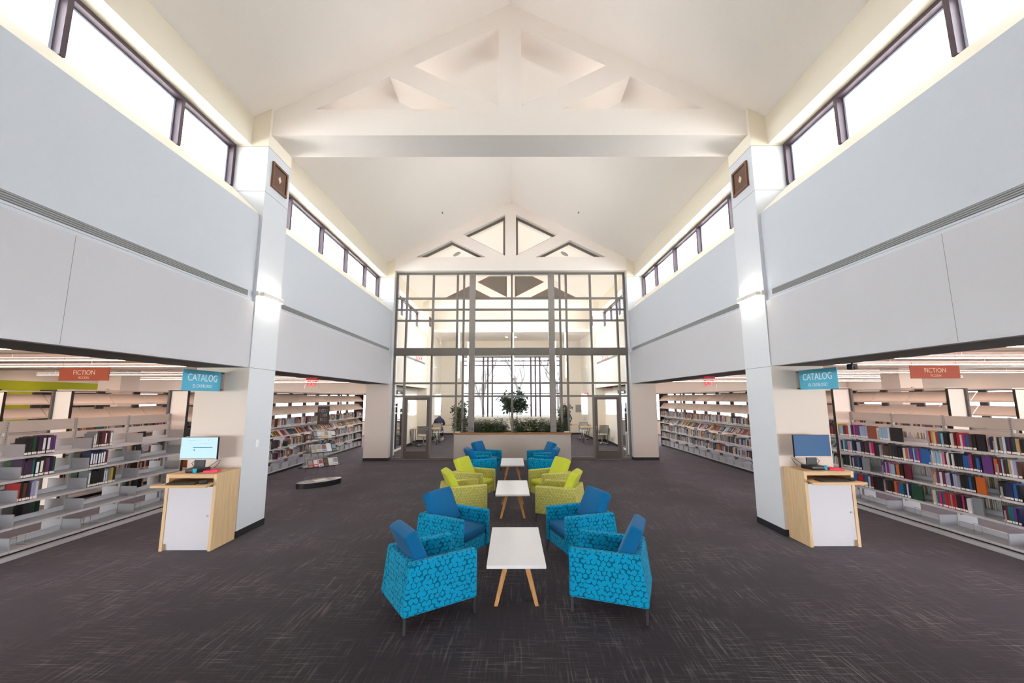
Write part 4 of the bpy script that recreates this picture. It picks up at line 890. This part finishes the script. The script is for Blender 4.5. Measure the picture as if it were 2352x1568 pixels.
BOOKS={
'R0':'8939/177/navy! 8650/50/tan 8592/71/yellow 8522/78/paleblue 8443/76/brown 8368/54/red 8307/63/white 8240/50/navy 8187/43/magenta 8141/36/purple 8105/36/purple 8069/36/purple 8029/32/paleblue 7997/32/paleblue 7962/43/lavender 7918/43/lavender 7872/204/rust! 7664/51/white 7610/7/navy 7601/38/paleblue 7563/38/paleblue 7525/38/paleblue 7487/38/paleblue 7448/28/white 7417/223/black! 6750/30/lavender 6719/31/red 6686/23/yellow 6660/26/cream 6633/26/cream 6605/32/red 6571/40/teal 6530/32/paleblue 6497/26/black 6471/26/black 6445/26/black 6419/26/black 6392/22/white 6369/26/cream 6341/33/maroon 6306/25/red 6281/25/red 6254/25/white 6227/32/magenta 6194/26/purple 6167/32/blue 6133/35/brown 6097/24/black 6074/24/black 6049/111/black! 5870/26/navy 5843/26/navy 5815/31/cream 5781/28/black 5752/31/grey 5721/32/white 5688/30/navy 5657/27/plum 5630/27/plum 5602/34/green 5567/35/tan 5531/35/black',
'R1':'8572/36/white 8533/43/navy 8487/46/paleblue 8439/62/teal 8375/34/pink 8340/34/pink 8303/46/paleblue 8254/36/black 8218/36/black 8182/36/black 8144/40/lavender 8104/40/lavender 8062/39/black 8022/39/black 7981/51/brown 7928/58/navy 7868/45/pink 7820/51/magenta 7768/104/black! 7659/34/grey 7625/34/grey 7589/43/brown 7546/43/brown 7501/43/charcoal 7458/43/charcoal 7414/43/charcoal 7368/40/black 7328/40/black 7287/40/black 7247/40/black 7202/43/white 7157/38/orange 7118/27/lavender 7089/31/purple 7058/31/purple 7025/27/paleblue 6997/39/blue 6956/40/magenta 6922/151/blue! 6769/23/blue 6746/23/blue 6721/22/white 6697/22/cream 6674/25/paleblue 6649/25/paleblue 6624/25/paleblue 6599/25/paleblue 6573/19/white 6552/34/pink 6517/27/maroon 6489/20/white 6469/20/white 6447/32/black 6413/29/white 6382/24/black 6358/24/black 6333/24/black 6309/24/black 6285/24/black 6259/28/blue 6231/28/blue 6203/28/blue 6173/34/magenta 6138/19/black 6120/19/black 6101/19/black 6081/39/blue 6041/18/black 6022/129/purple! 5860/39/orange 5820/39/maroon 5780/22/paleblue 5756/23/maroon 5732/31/green 5700/27/tan 5672/31/white 5640/35/lavender 5603/23/brown 5581/23/brown',
'R2':'8782/160/black! 8586/67/navy 8517/63/black 8452/32/green 8418/58/black 8357/30/cream 8324/28/navy 8293/33/paleblue 8258/43/maroon 8213/46/green 8164/36/blue 8126/41/navy 8082/165/grey! 7646/33/purple 7613/33/purple 7578/28/lavender 7547/38/purple 7507/30/pink 7475/41/paleblue 7434/41/paleblue 7390/27/navy 7362/55/orange 7306/33/black 7273/33/black 7235/122/maroon! 6753/34/pink 6717/31/yellow 6685/25/purple 6660/25/purple 6633/38/white 6593/41/maroon 6551/36/lavender 6515/36/lavender 6478/44/black 6433/27/lavender 6406/27/lavender 6377/35/grey 6340/30/black 6311/30/black 6281/30/black 6251/30/black 6220/30/blue 6188/22/black 6166/22/black 6142/125/orange! 5851/21/black 5831/21/black 5810/21/black 5789/21/black 5768/20/navy 5748/20/navy 5728/20/navy 5708/20/navy 5688/21/blue 5667/21/blue 5645/22/black 5623/22/black',
'R3':'8290/77/blue 8210/64/red 8146/64/red 8078/43/brown 8031/47/blue 7980/49/paleblue 7928/61/maroon 7863/200/black! 7649/28/grey 7619/42/brown 7574/44/black 7530/44/black 7486/44/black 7440/40/orange 7397/29/red 7365/46/blue 7316/42/teal 7273/49/navy 7221/34/white 7185/30/navy 7152/190/green! 6786/56/cream 6725/38/teal 6684/41/magenta 6641/43/teal 6597/39/red 6558/39/red 6517/25/grey 6490/28/red 6462/28/red 6432/38/black 6393/38/black 6353/29/magenta 6322/32/black 6289/29/white 6260/29/white 6229/135/grey! 5848/35/black 5812/33/maroon 5778/28/teal 5749/28/teal 5719/31/purple 5686/20/navy 5667/20/navy',
'L0':'7022/48/grey+ 6972/37/maroon 6933/39/black+ 6891/54/maroon 6836/36/black 6798/34/brown 6763/26/grey+ 6736/26/grey+ 6157/34/purple 6122/34/purple 6086/49/plum+ 6037/49/plum+ 5987/55/plum 5931/28/black 5901/39/green 5861/43/black 5818/43/black',
'L1':'6984/41/maroon 6940/41/navy+ 6899/41/navy+ 6858/41/navy+ 6817/41/navy+ 6775/41/navy+ 6734/41/navy+ 6195/36/green 6156/36/black 6119/41/purple 6077/19/brown 6058/19/brown 6038/51/black+ 5986/51/black+ 5934/30/teal 5902/34/plum 5869/34/plum 5834/30/plum 5804/30/plum',
'L2':'7151/41/black 7108/41/yellow 7065/29/grey 7037/29/grey 7006/23/grey+ 6983/23/grey+ 6958/37/black 6921/37/black 6884/37/black 6847/37/black 6810/37/black 6774/37/black 6735/36/grey+ 6014/27/white 5986/28/lavender 5959/28/lavender 5929/26/plum 5901/24/black 5875/39/brown 5835/32/black 5802/36/red',
}
ORD = 'first second third fourth fifth sixth seventh eighth ninth tenth eleventh twelfth thirteenth fourteenth fifteenth sixteenth seventeenth eighteenth nineteenth'.split()
def ordn(n):
    if n <= 19: return ORD[n-1]
    tens = {2: ('twentieth', 'twenty'), 3: ('thirtieth', 'thirty'), 4: ('fortieth', 'forty'), 5: ('fiftieth', 'fifty'), 6: ('sixtieth', 'sixty'), 7: ('seventieth', 'seventy'), 8: ('eightieth', 'eighty')}
    a, b_ = divmod(n, 10); return tens[a][0] if b_ == 0 else tens[a][1]+'-'+ORD[b_-1]
CN = dict(paleblue='pale blue', rust='rust brown', charcoal='charcoal', plum='dark plum')
ROW = ('top book row', 'second book row', 'third book row', 'bottom book row'); BZ = (1.335, 1.03, .725, .415)
for key, txt in BOOKS.items():
    s = -1 if key[0] == 'L' else 1; k = int(key[1]); xf = -6.665 if s < 0 else 6.72
    case = 'half-empty low case' if s < 0 else 'packed low case'
    for i, it in enumerate(txt.split()):
        y, w, c = it.split('/'); y, w = int(y)/1000, int(w)/1000; face = '!' in c; lbl = '+' in c; c = c.strip('!+')
        nm = CN.get(c, c); n = i+1
        lab = '%s book%s, %s from the far end, %s, %s' % (nm, ' facing out' if face else '', ordn(n), ROW[k], case)
        g = 'books, %s of the %s' % (ROW[k], case)
        h = brnd.uniform(.205, .235) if s > 0 else brnd.uniform(.225, .258)
        if face:
            # cover towards the hall
            book(c, (xf+s*.03, y-w if s > 0 else y, BZ[k]+.001), R(90) if s > 0 else R(-90), .024, .235, max(.10, w-.004), lab, g, True, pic=brnd.choice(['grey', 'cream', 'rust', 'paleblue', 'lavender', 'brown']))
            C.objects
        else:
            dd = brnd.uniform(0, .012)
            book(c, (xf+s*dd, y-w/2, BZ[k]+.001), 0 if s > 0 else math.pi, w-.0015, h, brnd.uniform(.14, .16), lab, g, False, lbl)
# wire book supports on the empty bottom shelves
for s, x0, ys, case in ((-1, 6.645, (6.0, 6.9, 7.8), 'half-empty low case'), (1, 6.70, (8.1, 7.2, 6.3, 5.75), 'packed low case')):
    for i, y in enumerate(ys):
        t = MB((s*(x0+.08), y, .116))
        for a in (0, .10): t.tube([(s*(x0+.06), y+a, .118), (s*(x0+.2), y+a, .118), (s*(x0+.2), y+a, .24)], .003, 5)
        t.tube([(s*(x0+.2), y, .24), (s*(x0+.2), y+.10, .24)], .003, 5)
        tag(t.build('wire_book_support', M['metal']), 'bent wire book support on the empty bottom shelf, %s from the viewer, %s' % (ordn(len(ys)-i if s < 0 and 0 else (i+1 if s < 0 else len(ys)-i)), case), 'book support', 'wire supports on the '+case).location = (s*(x0+.08), y, .116)
# all the farther books as one mass
class Mass:
    def __init__(s): s.v, s.f, s.m = [], [], []
    def box(s, x0, x1, y0, y1, z0, z1, mi):
        x0, x1 = sorted((x0, x1)); k = len(s.v)
        s.v += [(x0, y0, z0), (x1, y0, z0), (x1, y1, z0), (x0, y1, z0), (x0, y0, z1), (x1, y0, z1), (x1, y1, z1), (x0, y1, z1)]
        for q in ((0, 3, 2, 1), (4, 5, 6, 7), (0, 1, 5, 4), (1, 2, 6, 5), (2, 3, 7, 6), (3, 0, 4, 7)): s.f.append([k+i for i in q]); s.m.append(mi)
    def slab(s, P, n, t, mi):
        k = len(s.v); s.v += [tuple(p) for p in P]+[tuple(p+n*t) for p in P]
        for q in ((0, 3, 2, 1), (4, 5, 6, 7), (0, 1, 5, 4), (1, 2, 6, 5), (2, 3, 7, 6), (3, 0, 4, 7)): s.f.append([k+i for i in q]); s.m.append(mi)
ms = Mass(); CK = list(BM); MATS = [BM[k] for k in CK]+[M['paper'], M['steelb'], M['label']]; iP, iB, iL = len(CK), len(CK)+1, len(CK)+2
rr = random.Random(5); warm = [CK.index(k) for k in ('brown', 'maroon', 'cream', 'white', 'grey', 'tan', 'navy', 'black', 'charcoal', 'plum', 'red', 'orange', 'lavender', 'rust', 'paleblue', 'green', 'yellow', 'teal', 'white', 'cream', 'black', 'grey')]
def fill(s, x0, ya, yb, z, dens=.8, hmax=.245, front=.02):
    y = ya+.02
    while y < yb-.05:
        if rr.random() > dens: y += rr.uniform(.08, .26); continue
        run = rr.uniform(.15, .4); e = min(yb-.02, y+run)
        while y < e:
            th = rr.uniform(.016, .042); h = rr.uniform(.17, hmax); c = rr.choice(warm); f = front+rr.uniform(0, .01)
            ms.box(s*(x0+f), s*(x0+f+.15), y, y+th-.001, z+.001, z+h, c)
            ms.box(s*(x0+f-.0012), s*(x0+f-.0002), y+.002, y+th-.003, z+.008, z+.035, iL); y += th
        if rr.random() < .45 and e < yb-.2:      # one book facing out
            w = rr.uniform(.12, .15); ms.box(s*(x0+front), s*(x0+front+.025), y+.004, y+w, z+.001, z+.22, rr.choice(warm))
            ms.box(s*(x0+front-.0012), s*(x0+front-.0002), y+.02, y+w-.02, z+.07, z+.17, rr.choice(warm)); y += w+.01
for s, x0, y0, n in ((-1, 6.65, 8.55, 11), (1, 6.70, 8.60, 11)):
    for k in range(n):
        a, e = y0+k*TP+.01, y0+(k+1)*TP-.01
        for z in (1.31, .705, .395): fill(s, x0, a, e, z, .78 if s < 0 else .93)
        y = a+.01
        while y < e-.12:
            w = rr.uniform(.11, .145); d = Vector((s*.20, 0, .225)).normalized(); up = Vector((-s*.225, 0, .20)).normalized()
            p0 = Vector((s*(x0-.010), y, 1.036)); h = rr.uniform(.19, .225)
            P = [p0, p0+Vector((0, w, 0)), p0+Vector((0, w, 0))+d*h, p0+d*h]; c = rr.choice(warm)
            ms.slab(P, up, .02, c); q = [p+up*.0202 for p in P]; ctr = sum(q, Vector())/4
            ms.slab([ctr+(p-ctr)*.62 for p in q], up, .001, rr.choice(warm)); y += w+rr.uniform(.006, .05)
for s, x0, y0, n in ((-1, 9.15, 8.65, 8), (1, 9.15, 8.65, 8)):
    for k in range(n):
        for z in (1.31, .705, .395): fill(s, x0, y0+k*TP+.01, y0+(k+1)*TP-.01, z, .7)
for s, x0, y1 in ((-1, 6.645, 8.475), (1, 6.70, 8.53)):         # rear face of the low cases: fore-edges towards the hall
    for k in range(5):
        a, e = y1-(k+1)*PITCH+.02, y1-k*PITCH-.02
        for z in (1.335, 1.03, .725, .415):
            if s < 0:
                if rr.random() < .85:
                    y = a+rr.uniform(.22, .34); 
                    for q in range(rr.randint(6, 10)):
                        th = rr.uniform(.03, .045)
                        if y+th > e: break
                        ms.box(s*(x0+.62-.18), s*(x0+.60), y, y+th-.001, z+.001, z+rr.uniform(.19, .24), CK.index(rr.choice(['black', 'black', 'charcoal', 'green', 'tan']))); y += th
            else:
                y = a
                while y < e-.04:
                    th = rr.uniform(.018, .034); h = rr.uniform(.17, .22)
                    ms.box(x0+.62-.17, x0+.598, y, y+th*.82, z+.001, z+h, iP if rr.random() < .75 else CK.index('tan')); ms.box(x0+.62-.172, x0+.60, y+th*.82, y+th-.001, z+.001, z+h+.004, rr.choice(warm)); y += th
mo = pyd('books', ms.v, ms.f, MATS, None, ms.m)
tag(mo, 'rows of small distant books filling the tall bookcases and the backs of the low ones', 'books', None, 'stuff')
# ------------------------------------------------------------ acrylic book tower
KA = R(48); KX, KY = -4.70, 10.42
t = thing('book_tower', 'clear acrylic oval book tower on a black base left of the lounge', 'display stand', (KX, KY, 0), KA)
def oval(m, a, b_, z0, z1, mi=0, seg=40): return m.lathe([(1, z0), (1, z1)], seg, (0, 0), mi, a, b_)
oval(MB(), .54, .25, 0, .12).build('base', M['black'], t)
oval(MB(), .53, .245, .1202, .126).build('base_top', M['alum'], t)
for z, a, b_ in ((.46, .52, .24), (.80, .43, .21), (1.12, .37, .18)):
    sh = oval(MB(), a, b_, z, z+.012).build('tray', M['acrylic'], t)
    MB().prism([(-.16, z+.0125), (.16, z+.0125), (.015, z+.24), (-.015, z+.24)], 0, -a*.72, a*.72).build('book_rest', M['acrylic'], sh)
for x, y in ((-.36, 0), (.36, 0), (-.12, .1), (.12, .1), (-.12, -.1), (.12, -.1)): MB().tube([(x, y, .126), (x, y, .4598)], .006, 8).build('rod', M['acrylic'], t)
for x in (-.06, .06): MB().tube([(x, 0, .472), (x, 0, 1.50)], .006, 8).build('post', M['acrylic'], t)
hd = MB().box(-.145, .145, -.006, .006, 1.47, 1.92).build('header_panel', M['signblk'], t)
WC = ['orange', 'yellow', 'paleblue', 'red', 'cream', 'teal', 'pink']
for j, (wd, z) in enumerate((('FICTION', 1.80), ('STAFF', 1.69), ('PICKS', 1.58))):
    for q, chh in enumerate(wd):
        text('letter', chh, .115, BM[WC[(q*2+j*3) % 7]], hd, frame_m(((q-(len(wd)-1)/2)*.034, -.0075, z), (1, 0, 0), (0, 0, 1)), .5, .001)
Rk = Matrix.Translation((KX, KY, 0)) @ Matrix.Rotation(KA, 4, 'Z'); kr = random.Random(8); tn = ('bottom', 'middle', 'top')
KC = [['rust', 'red', 'white', 'black', 'cream', 'white'], ['tan', 'cream', 'paleblue', 'white', 'green'], ['brown', 'grey', 'tan', 'cream', 'white', 'charcoal']]
for ti, (z, a) in enumerate(((.472, .52), (.812, .43), (1.132, .37))):
    n = len(KC[ti]); ln = math.radians(32)
    for i, c in enumerate(KC[ti]):
        w = .115; xx = -a*.70+(i+.5)*(a*1.4/n)-w/2; h = kr.uniform(.19, .22)
        o = book(c, (0, 0, 0), 0, .018, h, w, '%s book on the %s tray of the acrylic tower, %s from its left end' % (CN.get(c, c), tn[ti], ordn(i+1)), 'books on the acrylic tower', True, pic=kr.choice(['cream', 'rust', 'paleblue', 'grey', 'brown', 'white']))
        o.matrix_world = Rk @ Matrix.Translation((xx, -.185 if ti < 2 else -.172, z+.010)) @ Matrix.Rotation(-ln, 4, 'X') @ Matrix.Diagonal((w, .018, h, 1))
tag(MB((0, 0, 0)).box(-.15, .15, -.10, .10, 0, .004).build('leaflet', M['paper']), 'white printed sheet lying on the base of the acrylic tower', 'paper').matrix_world = Rk @ Matrix.Translation((.02, 0, .127))
